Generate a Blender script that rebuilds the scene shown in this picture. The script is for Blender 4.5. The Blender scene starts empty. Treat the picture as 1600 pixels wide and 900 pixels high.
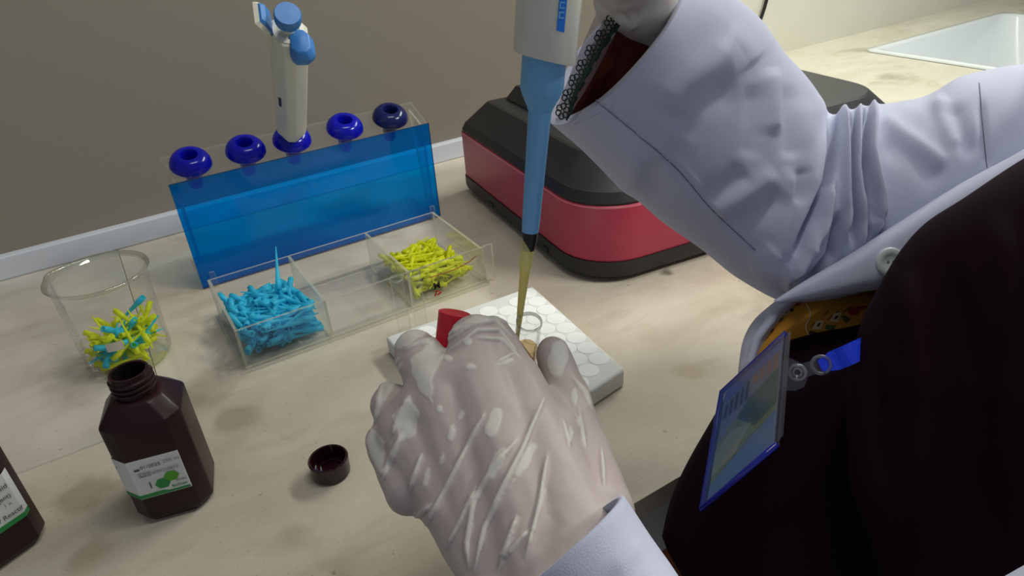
import bpy, bmesh, math, random
from mathutils import Vector, Matrix, noise
from mathutils.bvhtree import BVHTree
random.seed(7)
sc = bpy.context.scene
COL = sc.collection

# ------------------------------------------------------------------ camera
F = 1080.0
CAM = Vector((0, 0, 0.42))
RX = Vector((0.84218071, -0.53522689, -0.06529804))     # image right
RY = Vector((-0.31833625, -0.39581250, -0.86139102))    # image down
RZ = Vector((0.43519386, 0.74623363, -0.50372777))      # view direction
cd = bpy.data.cameras.new('camera'); cam = bpy.data.objects.new('camera', cd); COL.objects.link(cam)
cd.sensor_fit = 'HORIZONTAL'; cd.sensor_width = 36; cd.lens = 36 * F / 1600
cd.clip_start = 0.01; cd.clip_end = 50
cam.matrix_world = Matrix(((RX.x, -RY.x, -RZ.x, CAM.x), (RX.y, -RY.y, -RZ.y, CAM.y), (RX.z, -RY.z, -RZ.z, CAM.z), (0, 0, 0, 1)))
sc.camera = cam

# ------------------------------------------------------------------ world, lamps, exposure
w = bpy.data.worlds.new('World'); sc.world = w; w.use_nodes = True
w.node_tree.nodes['Background'].inputs[0].default_value = (0.80, 0.86, 1.0, 1)
w.node_tree.nodes['Background'].inputs[1].default_value = 0.22
def lamp(name, loc, aim, size, sizey, power, col):
    l = bpy.data.lights.new(name, 'AREA'); l.shape = 'RECTANGLE'; l.size = size; l.size_y = sizey
    l.energy = power; l.color = col
    o = bpy.data.objects.new(name, l); COL.objects.link(o); o.location = loc
    o.rotation_euler = (Vector(aim) - Vector(loc)).to_track_quat('-Z', 'Y').to_euler(); return o
lamp('ceiling_lamp_front', (1.27, -0.40, 1.32), (0.3, 0.55, 0), 0.5, 0.10, 15, (1.0, 0.97, 0.90))
lamp('ceiling_lamp_back', (1.55, 0.80, 1.25), (0.9, 0.75, 0), 0.9, 0.12, 16, (0.97, 1.0, 0.90))
lamp('fill_light_middle', (0.42, 0.22, 1.75), (0.42, 0.45, 0), 0.7, 0.12, 6.5, (1.0, 0.98, 0.92))  # added overhead fill light, brightens the hand and the foam rack
sc.cycles.transparent_max_bounces = 40
sc.view_settings.view_transform = 'Standard'; sc.view_settings.look = 'None'
sc.view_settings.exposure = -0.05; sc.view_settings.gamma = 1.0; sc.view_settings.use_curve_mapping = False

# ------------------------------------------------------------------ helpers
def P(px, py, d):                       # a point of the place seen at a pixel, d metres along the view axis
    return CAM + d * (RX * ((px - 800) / F) + RY * ((py - 450) / F) + RZ)
def at(px, py, z=0.0):                  # same, on a level plane
    r = P(px, py, 1) - CAM
    return CAM + r * ((z - CAM.z) / r.z)
def proj(v):
    q = v - CAM; z = q.dot(RZ)
    return 800 + F * q.dot(RX) / z, 450 + F * q.dot(RY) / z
def lin(c):
    return tuple(((x / 255) / 12.92 if x / 255 <= 0.04045 else ((x / 255 + 0.055) / 1.055) ** 2.4) for x in c) + (1.0,)
def link(o, parent=None):
    COL.objects.link(o)
    if parent is not None: o.parent = parent
    return o
def tag(o, label=None, cat=None, group=None, kind=None):
    if label: o['label'] = label
    if cat: o['category'] = cat
    if group: o['group'] = group
    if kind: o['kind'] = kind
    return o
def empty(name, loc=(0, 0, 0), mat=None):
    o = bpy.data.objects.new(name, None); o.empty_display_size = 0.02; COL.objects.link(o)
    if mat is not None: o.matrix_world = mat
    else: o.location = loc
    return o
def mesh(name, verts, faces, mats, smooth=False, fm=None):
    m = bpy.data.meshes.new(name); m.from_pydata([tuple(v) for v in verts], [], faces); m.update()
    for mm in (mats if isinstance(mats, (list, tuple)) else [mats]): m.materials.append(mm)
    if fm: m.polygons.foreach_set('material_index', fm)
    if smooth: m.polygons.foreach_set('use_smooth', [True] * len(m.polygons))
    return m
def obj(name, verts, faces, mats, parent=None, smooth=False, fm=None, world=False):
    """one mesh object; with world=True the vertices are world coordinates and the parent is an unrotated empty"""
    if world and parent is not None:
        off = Vector((0, 0, 0)); p = parent
        while p is not None: off += p.location; p = p.parent
        verts = [Vector(v) - off for v in verts]
    o = bpy.data.objects.new(name, mesh(name, verts, faces, mats, smooth, fm))
    return link(o, parent)
def bm_obj(name, bm, mats, parent=None, smooth=False):
    m = bpy.data.meshes.new(name); bm.to_mesh(m); bm.free()
    for mm in (mats if isinstance(mats, (list, tuple)) else [mats]): m.materials.append(mm)
    if smooth: m.polygons.foreach_set('use_smooth', [True] * len(m.polygons))
    return link(bpy.data.objects.new(name, m), parent)
def box(name, lo, hi, mats, parent=None, bevel=0.0, seg=2, M=None, smooth=False):
    bm = bmesh.new(); bmesh.ops.create_cube(bm, size=1)
    lo, hi = Vector(lo), Vector(hi); c = (lo + hi) / 2; s = hi - lo
    for v in bm.verts: v.co = Vector((v.co.x * s.x + c.x, v.co.y * s.y + c.y, v.co.z * s.z + c.z))
    if bevel: bmesh.ops.bevel(bm, geom=bm.edges[:], offset=bevel, segments=seg, profile=0.5, affect='EDGES')
    if M is not None: bmesh.ops.transform(bm, matrix=M, verts=bm.verts)
    return bm_obj(name, bm, mats, parent, smooth)
def lathe_vf(prof, n=32, cap0=False, cap1=False):
    vs = [Vector((r * math.cos(2 * math.pi * k / n), r * math.sin(2 * math.pi * k / n), z)) for r, z in prof for k in range(n)]
    fs = [(i * n + k, i * n + (k + 1) % n, (i + 1) * n + (k + 1) % n, (i + 1) * n + k) for i in range(len(prof) - 1) for k in range(n)]
    if cap0: fs.append(tuple(range(n - 1, -1, -1)))
    if cap1: fs.append(tuple((len(prof) - 1) * n + k for k in range(n)))
    return vs, fs
def lathe(name, prof, mat, parent=None, n=32, M=None, cap0=False, cap1=False, smooth=True):
    vs, fs = lathe_vf(prof, n, cap0, cap1)
    if M is not None: vs = [M @ v for v in vs]
    o = obj(name, vs, fs, mat, parent, smooth)
    return sharp(o)
def sharp(o, ang=35):
    try: o.data.set_sharp_from_angle(angle=math.radians(ang))
    except Exception: pass
    return o
def loft_vf(rings, cap=True, closed=True):
    n = len(rings[0]); vs = [v for r in rings for v in r]; kk = n if closed else n - 1
    fs = [(i * n + k, i * n + (k + 1) % n, (i + 1) * n + (k + 1) % n, (i + 1) * n + k) for i in range(len(rings) - 1) for k in range(kk)]
    if cap and closed: fs += [tuple(range(n - 1, -1, -1)), tuple((len(rings) - 1) * n + k for k in range(n))]
    return vs, fs
def frame(axis):
    a = axis.normalized(); u = a.orthogonal().normalized()
    return u, a.cross(u), a
def tube_vf(pts, rad, n=8, cap=True):
    pts = [Vector(p) for p in pts]; rings = []; u = None
    for i, p in enumerate(pts):
        t = (pts[min(i + 1, len(pts) - 1)] - pts[max(i - 1, 0)]).normalized()
        u = t.orthogonal().normalized() if u is None else (u - t * u.dot(t)).normalized()
        b = t.cross(u); r = rad[i] if isinstance(rad, (list, tuple)) else rad
        rings.append([p + (u * math.cos(2 * math.pi * k / n) + b * math.sin(2 * math.pi * k / n)) * r for k in range(n)])
    return loft_vf(rings, cap)
def join(*vfs):
    V, Fa = [], []
    for v, f in vfs:
        o = len(V); V += v; Fa += [tuple(i + o for i in ff) for ff in f]
    return V, Fa
def catmull(pts, n):
    """n samples along a Catmull-Rom curve; pts are tuples of any length"""
    out = []; m = len(pts) - 1
    for s in range(n):
        t = s / (n - 1) * m; i = min(int(t), m - 1); t -= i
        p0, p1, p2, p3 = pts[max(i - 1, 0)], pts[i], pts[i + 1], pts[min(i + 2, m)]
        out.append(tuple(0.5 * (2 * b + (c - a) * t + (2 * a - 5 * b + 4 * c - d) * t * t + (3 * b - a - 3 * c + d) * t ** 3) for a, b, c, d in zip(p0, p1, p2, p3)))
    return out
def axis_matrix(base, axis, xdir):
    a = axis.normalized(); x = (xdir - a * xdir.dot(a)).normalized(); y = a.cross(x)
    return Matrix(((x.x, y.x, a.x, base.x), (x.y, y.y, a.y, base.y), (x.z, y.z, a.z, base.z), (0, 0, 0, 1)))
def seg_dist(x, y, pl):
    best = 1e9; bt = 0; n = len(pl) - 1
    for i in range(n):
        ax, ay = pl[i]; bx, by = pl[i + 1]; dx, dy = bx - ax, by - ay
        t = max(0, min(1, ((x - ax) * dx + (y - ay) * dy) / (dx * dx + dy * dy + 1e-9)))
        d = math.hypot(x - ax - t * dx, y - ay - t * dy)
        if d < best: best = d; bt = (i + t) / n
    return best, bt
def bvh_of(o):
    mw = Matrix.Translation(sum((p.location for p in parents(o)), Vector((0, 0, 0))))
    return BVHTree.FromPolygons([mw @ v.co for v in o.data.vertices], [tuple(p.vertices) for p in o.data.polygons])
def parents(o):
    out = []
    while o is not None: out.append(o); o = o.parent
    return out
def hit(bvh, px, py):
    d = (P(px, py, 1) - CAM).normalized(); r = bvh.ray_cast(CAM, d)
    return (r[0], r[1]) if r[0] is not None else (None, None)
def text(name, body, size, mat, parent, M, align='LEFT', sx=1.0, bold=0.0):
    c = bpy.data.curves.new(name, 'FONT'); c.body = body; c.size = size; c.align_x = align; c.extrude = 0.00005; c.offset = bold
    o = bpy.data.objects.new(name, c); COL.objects.link(o); dg = bpy.context.evaluated_depsgraph_get()
    me = bpy.data.meshes.new_from_object(o.evaluated_get(dg)); bpy.data.objects.remove(o); bpy.data.curves.remove(c); me.name = name
    me.materials.clear(); me.materials.append(mat)
    o = link(bpy.data.objects.new(name, me), parent); o.matrix_local = M @ Matrix.Diagonal((sx, 1, 1, 1)); return o

# ------------------------------------------------------------------ materials
def nmat(name):
    m = bpy.data.materials.new(name); m.use_nodes = True; nt = m.node_tree
    return m, nt, nt.nodes['Principled BSDF'], nt.nodes['Material Output']
def pbr(name, rgb, rough=0.5, spec=0.5, noise_amt=0.0, noise_scale=60, bump=0.0, bump_scale=300, metal=0.0, trans=0.0, sheen=0.0, alpha=1.0):
    m, nt, b, out = nmat(name); c = lin(rgb)
    b.inputs['Base Color'].default_value = c; b.inputs['Roughness'].default_value = rough
    b.inputs['Specular IOR Level'].default_value = spec; b.inputs['Metallic'].default_value = metal
    b.inputs['Transmission Weight'].default_value = trans; b.inputs['Sheen Weight'].default_value = sheen
    b.inputs['Alpha'].default_value = alpha
    tc = nt.nodes.new('ShaderNodeTexCoord')
    if noise_amt:
        n = nt.nodes.new('ShaderNodeTexNoise'); n.inputs['Scale'].default_value = noise_scale; n.inputs['Detail'].default_value = 5
        r = nt.nodes.new('ShaderNodeMix'); r.data_type = 'RGBA'
        r.inputs['A'].default_value = tuple(x * (1 - noise_amt) for x in c[:3]) + (1,); r.inputs['B'].default_value = tuple(min(1, x * (1 + noise_amt)) for x in c[:3]) + (1,)
        nt.links.new(tc.outputs['Object'], n.inputs['Vector']); nt.links.new(n.outputs['Fac'], r.inputs['Factor']); nt.links.new(r.outputs['Result'], b.inputs['Base Color'])
    if bump:
        n = nt.nodes.new('ShaderNodeTexNoise'); n.inputs['Scale'].default_value = bump_scale
        bp = nt.nodes.new('ShaderNodeBump'); bp.inputs['Strength'].default_value = bump; bp.inputs['Distance'].default_value = 0.001
        nt.links.new(tc.outputs['Object'], n.inputs['Vector']); nt.links.new(n.outputs['Fac'], bp.inputs['Height']); nt.links.new(bp.outputs['Normal'], b.inputs['Normal'])
    return m
def thin(name, tint, haze_rgb=(230, 230, 225), haze=0.05, gloss=0.06, rough=0.03):
    """thin clear sheet: tinted see-through, a little milky haze and a Fresnel reflection"""
    m, nt, b, out = nmat(name); nt.nodes.remove(b)
    t = nt.nodes.new('ShaderNodeBsdfTransparent'); t.inputs[0].default_value = tuple(tint) + (1,)
    d = nt.nodes.new('ShaderNodeBsdfDiffuse'); d.inputs[0].default_value = lin(haze_rgb)
    tr = nt.nodes.new('ShaderNodeBsdfTranslucent'); tr.inputs[0].default_value = lin(haze_rgb)
    a = nt.nodes.new('ShaderNodeMixShader'); a.inputs[0].default_value = 0.5
    nt.links.new(d.outputs[0], a.inputs[1]); nt.links.new(tr.outputs[0], a.inputs[2])
    m1 = nt.nodes.new('ShaderNodeMixShader'); m1.inputs[0].default_value = haze
    nt.links.new(t.outputs[0], m1.inputs[1]); nt.links.new(a.outputs[0], m1.inputs[2])
    g = nt.nodes.new('ShaderNodeBsdfGlossy'); g.inputs['Roughness'].default_value = rough
    fr = nt.nodes.new('ShaderNodeLayerWeight'); fr.inputs['Blend'].default_value = 0.12
    mu = nt.nodes.new('ShaderNodeMath'); mu.operation = 'MULTIPLY_ADD'; mu.inputs[1].default_value = 0.38; mu.inputs[2].default_value = gloss
    nt.links.new(fr.outputs['Fresnel'], mu.inputs[0])
    m2 = nt.nodes.new('ShaderNodeMixShader'); nt.links.new(mu.outputs[0], m2.inputs[0])
    nt.links.new(m1.outputs[0], m2.inputs[1]); nt.links.new(g.outputs[0], m2.inputs[2]); nt.links.new(m2.outputs[0], out.inputs[0])
    return m
def plastic(name, rgb, rough=0.3, transl=0.35, clear=0.0):
    """tinted soft plastic that lets some light through"""
    m, nt, b, out = nmat(name); c = lin(rgb); b.inputs['Base Color'].default_value = c; b.inputs['Roughness'].default_value = rough
    tr = nt.nodes.new('ShaderNodeBsdfTranslucent'); tr.inputs[0].default_value = c
    mx = nt.nodes.new('ShaderNodeMixShader'); mx.inputs[0].default_value = transl
    nt.links.new(b.outputs[0], mx.inputs[1]); nt.links.new(tr.outputs[0], mx.inputs[2])
    t = nt.nodes.new('ShaderNodeBsdfTransparent'); t.inputs[0].default_value = tuple(x ** 0.5 for x in c[:3]) + (1,)
    m2 = nt.nodes.new('ShaderNodeMixShader'); m2.inputs[0].default_value = clear
    nt.links.new(mx.outputs[0], m2.inputs[1]); nt.links.new(t.outputs[0], m2.inputs[2]); nt.links.new(m2.outputs[0], out.inputs[0])
    return m
def stone(name, a, b_, c_, seed, stains=()):
    m, nt, b, out = nmat(name); N, L = nt.nodes, nt.links
    tc = N.new('ShaderNodeTexCoord'); mp = N.new('ShaderNodeMapping'); mp.inputs['Location'].default_value = (seed, seed * .7, 0); L.new(tc.outputs['Object'], mp.inputs['Vector'])
    def no(scale, det=6, rough=.55, dist=0.0, st=None):
        n = N.new('ShaderNodeTexNoise'); n.inputs['Scale'].default_value = scale; n.inputs['Detail'].default_value = det; n.inputs['Roughness'].default_value = rough; n.inputs['Distortion'].default_value = dist
        if st:
            m2 = N.new('ShaderNodeMapping'); m2.inputs['Scale'].default_value = st; L.new(mp.outputs[0], m2.inputs['Vector']); L.new(m2.outputs[0], n.inputs['Vector'])
        else: L.new(mp.outputs[0], n.inputs['Vector'])
        return n
    def ramp(src, p0, p1, c0=(0, 0, 0, 1), c1=(1, 1, 1, 1)):
        r = N.new('ShaderNodeValToRGB'); r.color_ramp.elements[0].position = p0; r.color_ramp.elements[1].position = p1
        r.color_ramp.elements[0].color = c0; r.color_ramp.elements[1].color = c1; L.new(src, r.inputs[0]); return r.outputs[0]
    def mix(f, A, B):
        x = N.new('ShaderNodeMix'); x.data_type = 'RGBA'
        for s, v in (('Factor', f), ('A', A), ('B', B)):
            if isinstance(v, (tuple, float)): x.inputs[s].default_value = v
            else: L.new(v, x.inputs[s])
        return x.outputs['Result']
    base = ramp(no(6, 6, .6, .5, (1, 1.5, 1)).outputs[0], .34, .68, lin(a), lin(b_))
    vein = ramp(no(9, 8, .62, .7, (1, 2.6, 1)).outputs[0], .55, .72); vm = N.new('ShaderNodeMath'); vm.operation = 'MULTIPLY'; vm.inputs[1].default_value = .5; L.new(vein, vm.inputs[0]); base = mix(vm.outputs[0], base, lin(c_))
    st = ramp(no(5.5, 4, .5, .3).outputs[0], .60, .70); st2 = N.new('ShaderNodeMath'); st2.operation = 'MULTIPLY'; st2.inputs[1].default_value = .45; L.new(st, st2.inputs[0])
    base = mix(st2.outputs[0], base, lin((124, 110, 82)))
    sp = ramp(no(420, 2, .5).outputs[0], .66, .74); s2 = N.new('ShaderNodeMath'); s2.operation = 'MULTIPLY'; s2.inputs[1].default_value = .5; L.new(sp, s2.inputs[0]); base = mix(s2.outputs[0], base, lin((112, 98, 80)))
    sp = ramp(no(95, 2, .4).outputs[0], .74, .79); s2 = N.new('ShaderNodeMath'); s2.operation = 'MULTIPLY'; s2.inputs[1].default_value = .6; L.new(sp, s2.inputs[0]); base = mix(s2.outputs[0], base, lin((96, 84, 70)))
    wn = no(26, 3, .5); wv = N.new('ShaderNodeVectorMath'); wv.operation = 'MULTIPLY_ADD'; wv.inputs[1].default_value = (.035, .035, 0); L.new(wn.outputs[1], wv.inputs[0]); L.new(tc.outputs['Object'], wv.inputs[2])
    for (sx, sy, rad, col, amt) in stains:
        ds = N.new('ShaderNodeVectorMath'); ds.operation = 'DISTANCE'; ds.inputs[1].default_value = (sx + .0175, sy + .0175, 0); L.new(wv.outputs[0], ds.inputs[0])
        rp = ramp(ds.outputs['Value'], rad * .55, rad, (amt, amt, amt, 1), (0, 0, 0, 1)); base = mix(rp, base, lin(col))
    L.new(base, b.inputs['Base Color']); b.inputs['Roughness'].default_value = .42; b.inputs['Specular IOR Level'].default_value = .35
    bp = N.new('ShaderNodeBump'); bp.inputs['Strength'].default_value = .15; bp.inputs['Distance'].default_value = .001; L.new(no(160).outputs[0], bp.inputs['Height']); L.new(bp.outputs[0], b.inputs['Normal'])
    return m

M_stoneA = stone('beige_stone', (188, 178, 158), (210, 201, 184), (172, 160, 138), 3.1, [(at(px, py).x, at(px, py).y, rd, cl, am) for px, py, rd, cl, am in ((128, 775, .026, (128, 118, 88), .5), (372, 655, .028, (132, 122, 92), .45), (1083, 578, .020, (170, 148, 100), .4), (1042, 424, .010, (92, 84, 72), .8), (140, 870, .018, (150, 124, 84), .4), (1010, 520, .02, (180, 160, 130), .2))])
M_stoneB = stone('pale_stone', (184, 177, 162), (206, 199, 186), (170, 162, 146), 9.4)
M_stoneC = stone('worn_stone', (200, 194, 172), (216, 211, 194), (176, 160, 132), 21.0)
M_grout = pbr('joint_filler', (136, 124, 102), .9)
M_wall = pbr('grey_wall_paint', (138, 131, 118), .8, .2, .10, 700, .1, 500)
M_wallw = pbr('white_wall_paint', (222, 220, 205), .6, .3, .06, 9, .15, 60)
M_trim = pbr('white_trunking', (208, 212, 220), .4)
M_tilew = pbr('white_apron', (205, 205, 202), .4)
M_orange = pbr('brown_wood', (150, 88, 50), .5, noise_amt=.15, noise_scale=30)
M_floor = pbr('floor_tile', (140, 132, 120), .5, noise_amt=.08)
M_sink = pbr('sink_enamel', (226, 232, 232), .15)
M_clear = thin('clear_acrylic', (.985, .987, .985), haze=.030, gloss=.012)
M_edge = thin('acrylic_cut_edge', (.86, .87, .82), (240, 238, 215), .50, .05, .2)
M_glass = thin('clear_glass', (.985, .99, .98), haze=.012, gloss=.02, rough=.01)
M_glassrim = thin('glass_rim', (.90, .92, .87), (220, 222, 205), .14, .25, .05)
M_bluepanel = thin('blue_acrylic', (.015, .68, 1.0), (4, 132, 255), .24, .02)
M_blueedge = pbr('blue_acrylic_edge', (8, 20, 90), .3)
M_dome = plastic('blue_cup_plastic', (14, 22, 190), .18, .15, .15)
M_domedark = plastic('dark_blue_cup_plastic', (24, 34, 96), .18, .12, .12)
M_pipw = pbr('ivory_plastic', (214, 213, 196), .35)
M_pipw2 = pbr('white_plastic', (222, 221, 206), .3)
M_pipb = pbr('blue_plastic', (116, 182, 230), .4, bump=.15, bump_scale=900)
M_pipb2 = pbr('blue_button_plastic', (56, 122, 190), .4)
M_display = pbr('dark_display', (26, 26, 22), .2)
M_black = pbr('black_rubber', (16, 16, 18), .45)
M_lid = pbr('black_housing', (42, 42, 44), .42, .4, bump=.12, bump_scale=700)
M_base = pbr('black_base', (34, 34, 37), .5)
M_red = pbr('red_panel', (186, 54, 84), .38, .5)
M_edgeglint = pbr('red_panel_edge_highlight', (226, 130, 140), .4)  # paler red that puts the edge highlight into the colour
M_foam = pbr('white_foam', (224, 228, 224), .8, .2, bump=.25, bump_scale=220)
M_foamw = pbr('foam_well_floor', (250, 252, 250), .6, .3)
M_bottle = pbr('brown_bottle_plastic', (42, 17, 21), .36, .3)
M_bottlein = pbr('bottle_inside', (12, 6, 7), .5)
M_label = pbr('white_label_paper', (222, 226, 224), .5)
M_ink = pbr('label_ink', (70, 74, 76), .6)
M_inkl = pbr('pale_label_ink', (138, 142, 144), .6)
M_green = pbr('label_green', (30, 140, 70), .5)
M_green2 = pbr('label_light_green', (78, 164, 30), .5)
M_cap = pbr('brown_cap_plastic', (44, 16, 22), .10, .6)
M_redcap = pbr('red_cap_plastic', (214, 26, 52), .4)
M_tipb = plastic('blue_tip_plastic', (80, 226, 250), .3, .45, .30)
M_tipy = plastic('yellow_tip_plastic', (242, 246, 50), .3, .45, .30)
M_tipheld = plastic('yellow_held_tip_plastic', (255, 250, 178), .25, .4, .25)
M_liquid = thin('amber_liquid', (.92, .78, .58), (200, 156, 110), .16, .02)
M_coat = pbr('lavender_coat_cotton', (199, 203, 223), .85, .15, .03, 240, .25, 1600, sheen=.15)
M_seam = pbr('coat_seam_thread', (206, 208, 230), .8)
M_seamd = pbr('coat_seam_gap', (120, 118, 142), .9)
M_button = pbr('coat_button_plastic', (214, 222, 218), .3)
M_maroon = pbr('maroon_crepe', (28, 10, 21), .85, .10, .06, 900, .2, 1400)
M_brown = pbr('brown_velvet', (84, 34, 24), .8, .2, .2, 120)
M_batik = pbr('ochre_batik', (196, 138, 48), .8, .2, .14, 45, .2, 1500)
M_lace = pbr('green_lace_thread', (14, 48, 38), .8)
M_tulle = thin('pale_tulle', (.74, .72, .74), (170, 164, 172), .45, 0, .6)
M_rim = thin('blue_badge_rim', (.25, .28, .85), (50, 60, 200), .65, .05, .1)
M_badgeclear = thin('badge_clear_vinyl', (.86, .86, .90), (190, 190, 205), .08, .02, .08)
M_lany = pbr('blue_lanyard_webbing', (10, 60, 235), .6, bump=.3, bump_scale=900)
M_skin = pbr('skin', (176, 130, 108), .55)
def glove_mat():
    m, nt, b, out = nmat('latex_glove'); N, L = nt.nodes, nt.links
    at_ = N.new('ShaderNodeAttribute'); at_.attribute_name = 'loose'
    tc = N.new('ShaderNodeTexCoord'); mp = N.new('ShaderNodeMapping'); mp.inputs['Rotation'].default_value = (0, 0, .35); mp.inputs['Scale'].default_value = (75, 42, 70)
    n = N.new('ShaderNodeTexNoise'); n.inputs['Scale'].default_value = 1; n.inputs['Detail'].default_value = 3; L.new(tc.outputs['Object'], mp.inputs[0]); L.new(mp.outputs[0], n.inputs['Vector'])
    r = N.new('ShaderNodeValToRGB'); r.color_ramp.elements[0].position = .70; r.color_ramp.elements[1].position = .78; L.new(n.outputs[0], r.inputs[0])
    mx = N.new('ShaderNodeMath'); mx.operation = 'MAXIMUM'; L.new(at_.outputs['Fac'], mx.inputs[0]); L.new(r.outputs[0], mx.inputs[1])
    n2 = N.new('ShaderNodeTexNoise'); n2.inputs['Scale'].default_value = 34; L.new(tc.outputs['Object'], n2.inputs['Vector'])
    sk = N.new('ShaderNodeMix'); sk.data_type = 'RGBA'; sk.inputs['A'].default_value = lin((190, 175, 168)); sk.inputs['B'].default_value = lin((200, 186, 184)); L.new(n2.outputs[0], sk.inputs['Factor'])
    c = N.new('ShaderNodeMix'); c.data_type = 'RGBA'; c.inputs['B'].default_value = lin((218, 216, 206)); L.new(sk.outputs['Result'], c.inputs['A']); L.new(mx.outputs[0], c.inputs['Factor'])
    L.new(c.outputs['Result'], b.inputs['Base Color']); b.inputs['Roughness'].default_value = .48; b.inputs['Specular IOR Level'].default_value = .35
    return m
M_glove = glove_mat()

# ================================================================== SETTING
YF, YJ, YB = 0.283, 0.6235, 1.30          # counter front edge, joint between the slab rows, back
ct = empty('countertop'); tag(ct, kind='structure')
def slab(x0, x1, y0, y1, mat): return box('slab', (x0, y0, -.022), (x1, y1, 0), mat, ct, .0012, 1)
g = .0004
XJ = at(192, 415).x
def slab0(x0, x1, y0, y1, mat): return box('slab', (x0, y0, -.022), (x1, y1, 0), mat, ct)
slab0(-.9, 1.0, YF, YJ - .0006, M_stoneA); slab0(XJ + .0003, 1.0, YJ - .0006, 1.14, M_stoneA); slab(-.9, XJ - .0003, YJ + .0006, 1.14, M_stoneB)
slab(1.0 + g, 1.69, YF, 1.0, M_stoneC); slab(1.0 + g, 1.69, 1.0 + g, YB, M_stoneC)
slab(1.69, 2.32, YF, .50, M_stoneC); slab(1.69, 2.32, 1.045, YB, M_stoneC); slab(2.32, 3.4, YF, YB, M_stoneC)
box('joint_filler', (-.9, YF + .002, -.021), (1.69, 1.14, -.0008), M_grout, ct)
tag(box('trim_2', (-.9, YF + .012, -.10), (3.4, YF + .03, -.022), M_tilew), kind='structure')
tag(box('wall_front', (-.9, YF + .03, -.80), (3.4, YF + .06, -.10), M_orange), kind='structure')
tag(box('floor', (-2.5, -2.2, -.85), (4, 2, -.80), M_floor), kind='structure')
tag(box('wall_back', (-1.6, 1.09, -.02), (1.24, 1.16, 2.3), M_wall), kind='structure')
tag(box('wall_right', (1.0, 1.195, -.02), (4.0, 1.26, 2.3), M_wallw), kind='structure')
tag(box('trim_1', (-1.6, 1.0755, 0), (1.24, 1.0905, .0325), M_trim, bevel=.002), kind='structure')
# sink let into the counter
sk = empty('sink', (1.69, .77, 0)); tag(sk, 'white enamel sink let into the counter in the top right corner', 'sink')
def rr(x0, x1, y0, y1, z, rad, n=8):
    out = []
    for cx, cy, a0 in ((x1 - rad, y1 - rad, 0), (x0 + rad, y1 - rad, 90), (x0 + rad, y0 + rad, 180), (x1 - rad, y0 + rad, 270)):
        for k in range(n + 1):
            a = math.radians(a0 + 90 * k / n); out.append(Vector((cx + rad * math.cos(a), cy + rad * math.sin(a), z)))
    return out
def srg(i, z, rad): return rr(1.685 + i, 2.33 - i, .48 + i, 1.055 - i, z, rad)
v, f = loft_vf([srg(0, .001, .02), srg(0, .006, .02), srg(.016, .007, .03), srg(.022, .001, .04), srg(.05, -.14, .07), srg(.09, -.16, .08)], cap=False)
f.append(tuple(range(len(v) - 36, len(v))))
obj('basin', v, f, M_sink, sk, True, world=True)
lathe('drain', [(.028, .001), (.028, .004), (.02, .004), (.018, 0)], pbr('drain_steel', (160, 160, 160), .3, metal=1), sk, 20, Matrix.Translation((.32, 0, -.16)), cap1=True)
# hanging cable on the white wall
v, f = tube_vf(catmull([(1.490, 1.189, .45), (1.475, 1.187, .25), (1.455, 1.185, .13), (1.40, 1.175, .04), (1.30, 1.12, .004), (1.15, 1.02, .004)], 30), .004, 8)
tag(obj('cable', v, f, M_black, None, True), 'thin black cable hanging down the white wall', 'cable')

# ================================================================== MACHINE
ang = math.radians(-6.8); MC = Matrix.Translation((.4245, .551, 0)) @ Matrix.Rotation(ang, 4, 'Z')
mc = empty('laboratory_analyzer', mat=MC); tag(mc, 'black and red desktop laboratory machine behind the raised pipette', 'machine')
MW, MD = .535, .388
def mrg(ins, z, rad, dx=0, n=8):
    out = []; bk = max(.016 - ins * .3, .006); fr_ = max(rad - ins, .012)
    for cx, cy, a0, r_ in ((MW - ins - bk, MD - ins - bk, 0, bk), (ins + bk, MD - ins - bk, 90, bk), (ins + fr_, ins + fr_, 180, fr_), (MW - ins - fr_, ins + fr_, 270, fr_)):
        for k in range(n + 1):
            a = math.radians(a0 + 90 * k / n); out.append(Vector((cx + r_ * math.cos(a), cy + r_ * math.sin(a), z)))
    return out
v, f = loft_vf([mrg(.008, .004, .07), mrg(.002, .008, .07), mrg(0, .014, .07), mrg(0, .0285, .07)]); sharp(obj('base', v, f, M_base, mc, True))
v, f = loft_vf([mrg(.002, .0285, .07), mrg(.001, .031, .07), mrg(.001, .098, .07), mrg(.003, .0995, .07)]); sharp(obj('red_band', v, f, M_red, mc, True))
v, f = loft_vf([mrg(.0008, .0968, .07), mrg(.0008, .0985, .07)], cap=False); obj('band_edge_highlight', v, f, M_edgeglint, mc, True)  # thin pale loop, a painted highlight along the band's top edge
v, f = loft_vf([mrg(.003, .0995, .07), mrg(.002, .103, .07), mrg(.007, .1135, .075), mrg(.009, .115, .078), mrg(.036, .1445, .10), mrg(.040, .146, .10)]); sharp(obj('lid', v, f, M_lid, mc, True), 20)
# raised hood on the lid, with a sloping front
hood = [(.062, .335), (.062, .12), (.12, .09), (.40, .09), (.43, .12), (.43, .335)]
def hr(s, z):
    cx, cy = .25, .22; return [Vector((cx + (x - cx) * s, cy + (y - cy) * s, z)) for x, y in hood]
v, f = loft_vf([hr(1.0, .1455), hr(1.0, .148), hr(.93, .166), hr(.9, .167)]); sharp(obj('hood', v, f, M_lid, mc, False))
box('hinge', (.452, .18, .147), (.462, .21, .152), M_black, mc, .001)
for x, y in ((.06, .05), (MW - .06, .05), (.06, MD - .05), (MW - .06, MD - .05)):
    lathe('foot', [(.012, 0), (.012, .006)], M_black, mc, 16, Matrix.Translation((x, y, 0)), True, True)
for y in (.10, .27): box('vent', (-.0012, y, .012), (.004, y + .012, .018), M_black, mc)

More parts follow.
